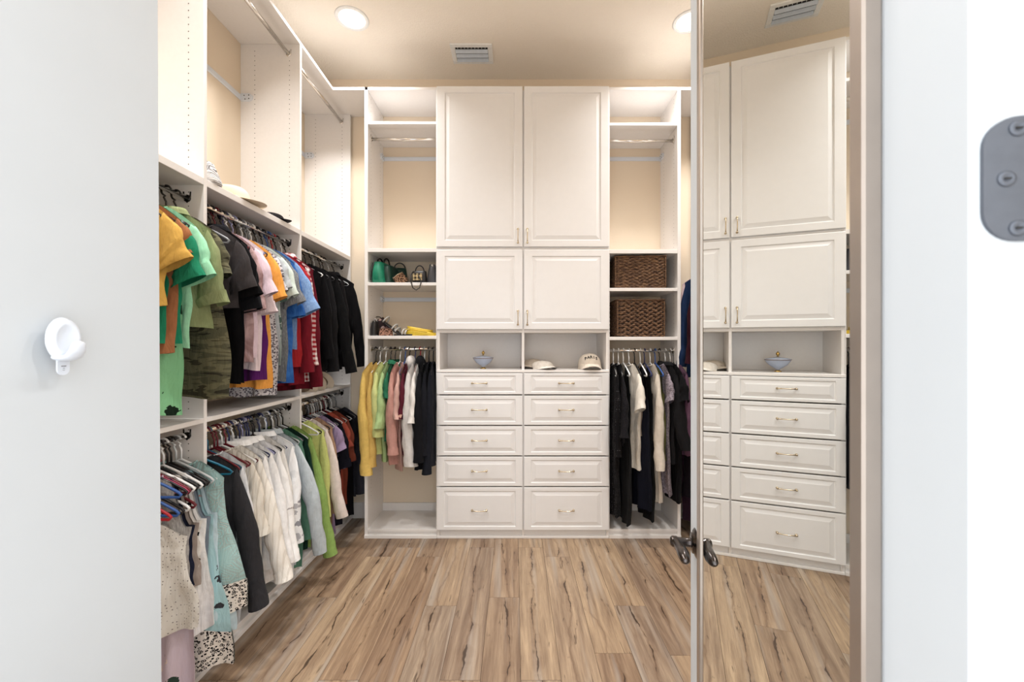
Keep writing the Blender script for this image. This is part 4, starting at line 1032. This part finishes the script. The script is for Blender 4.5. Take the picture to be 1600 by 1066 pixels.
bag_body(.11, .07, .062, .85, .45, sag=.008).build('bag_body', fabric(('leopard', (152, 108, 88), (40, 26, 22), (100, 66, 52))), bg_, True)
MB().tube([(-.045, -.006, .058), (.045, -.006, .058)], .003, 6).build('zip', M_CHAMP, bg_, True)
bg_ = empty('clutch_bag', V(px(600)*1.05, S5, F+40), (0, -.45, .1)); tag(bg_, 'pink floral pouch propped behind the leopard pouch', 'bag', 'handbags on the left bay shelves')
bag_body(.12, .05, .15, .9, .4).build('bag_body', fabric(('floral', (60, 46, 48), (206, 168, 158), (150, 110, 110))), bg_, True)
MB().tube(arc_handle(.07, .03, .145), .004, 6).build('handle', L_BLACK, bg_, True)
bg_ = empty('pouch', V(px(586)*1.02, S5, F+14), (0, 0, -.3)); tag(bg_, 'narrow black pouch against the left upright of the bay', 'bag', 'handbags on the left bay shelves')
bag_body(.05, .09, .12, .6, .5).build('bag_body', L_BLACK, bg_, True)
MB().tube(arc_handle(.03, .02, .115), .003, 6).build('handle', L_SIL, bg_, True)
bg_ = empty('folded_bag', V(px(657)*1.01, S5, F+18), (0, 0, -.12)); tag(bg_, 'flat yellow leather bag lying folded on the lower handbag shelf', 'bag', 'handbags on the left bay shelves')
def ybag(dz, sc):
    def f(u, v):
        a = 2*PI*u; c, s_ = math.cos(a), math.sin(a); k = (abs(c)**3+abs(s_)**3)**(-1/3)
        x = .125*sc*k*c; y = .085*sc*k*s_
        return (x, y, dz+.022*v+.030*(.5-.5*c)*v*.9)
    m = MB().grid(f, 32, 4, True); m.f.append(tuple(range(32))[::-1]); m.f.append(tuple(96+i for i in range(32))); return m
ybag(0, 1).build('bag_body', L_YEL, bg_, True); m = ybag(.022, .80); m.v = [(x-.02, y+.012, z+.012*(.5-x*4)) for x, y, z in m.v]; m.build('flap', L_YEL, bg_, True)
MB().tube([(-.11, -.07, .05), (-.03, -.086, .048), (.06, -.082, .03), (.115, -.05, .018)], .004, 6).build('seam', L_YEL, bg_, True)

# hats and shoes on the left shelving
def brim_hat(nm, label, X, Y, z, mat, rb, rc, hc_, band=None, rot=(0, 0, 0), wave=.008):
    r = empty(nm, V(X, Y, z), rot); tag(r, label, 'hat', 'hats on the left shelving')
    def f(u, v):
        a = 2*PI*u
        if v < .5: rr = rb+(rc-rb)*v*2; zz = .004+wave*math.sin(2*a)*(1-v*2)+wave+.004*v
        else:
            t = (v-.5)*2; rr = rc*math.cos(t*PI/2)**.55; zz = .008+wave+hc_*math.sin(t*PI/2)**.8
        return (rr*1.1*math.cos(a), rr*.95*math.sin(a), zz)
    MB().grid(f, 40, 22, True).build('hat_body', mat, r, True)
    if band: MB().lathe([(rc*1.03, .012+wave), (rc*1.02, .012+wave+.022)], 40).build('hat_band', band, r, True)
    return r
M_STRAW = simple('straw', srgb(236, 216, 186), .8, var=.05, scale=140); M_BHAT = fabric(('plain', (40, 36, 38)))
brim_hat('straw_hat', 'cream straw hat lying on the shelf above the upper rod', -312, 153.7, .70*F, M_STRAW, .165, .09, .085, simple('straw_band', srgb(214, 186, 150), .8))
brim_hat('felt_hat', 'dark brimmed hat on the shelf beside the straw hat', -304, 153.7, .795*F, M_BHAT, .11, .07, .035)
r = empty('patterned_pouch', V(-300, 153.7, .612*F), (0, 0, .1)); tag(r, 'black and white patterned pouch on the shelf above the upper rod', 'bag')
bag_body(.17, .12, .105, .55, .5).build('pouch_body', fabric(('paisley', (226, 222, 220), (40, 38, 40), (120, 118, 120))), r, True)
MB().tube([(-.04, -.01, .104), (.04, -.01, .104)], .003, 6).build('zip', M_DARKM, r, True)
for i, (zf, lab) in enumerate(((.905, 'nearest of three cream sun hats standing on the lower shelf'), (.945, 'middle of three cream sun hats standing on the lower shelf'), (.985, 'farthest of three cream sun hats standing on the lower shelf'))):
    brim_hat('sun_hat', lab, -306, -66.5+9, zf*F, simple('pale_canvas', srgb(226, 214, 196), .85), .115, .07, .07, simple('taupe_band', srgb(168, 150, 130), .8), (math.radians(-62), 0, .2), .004)
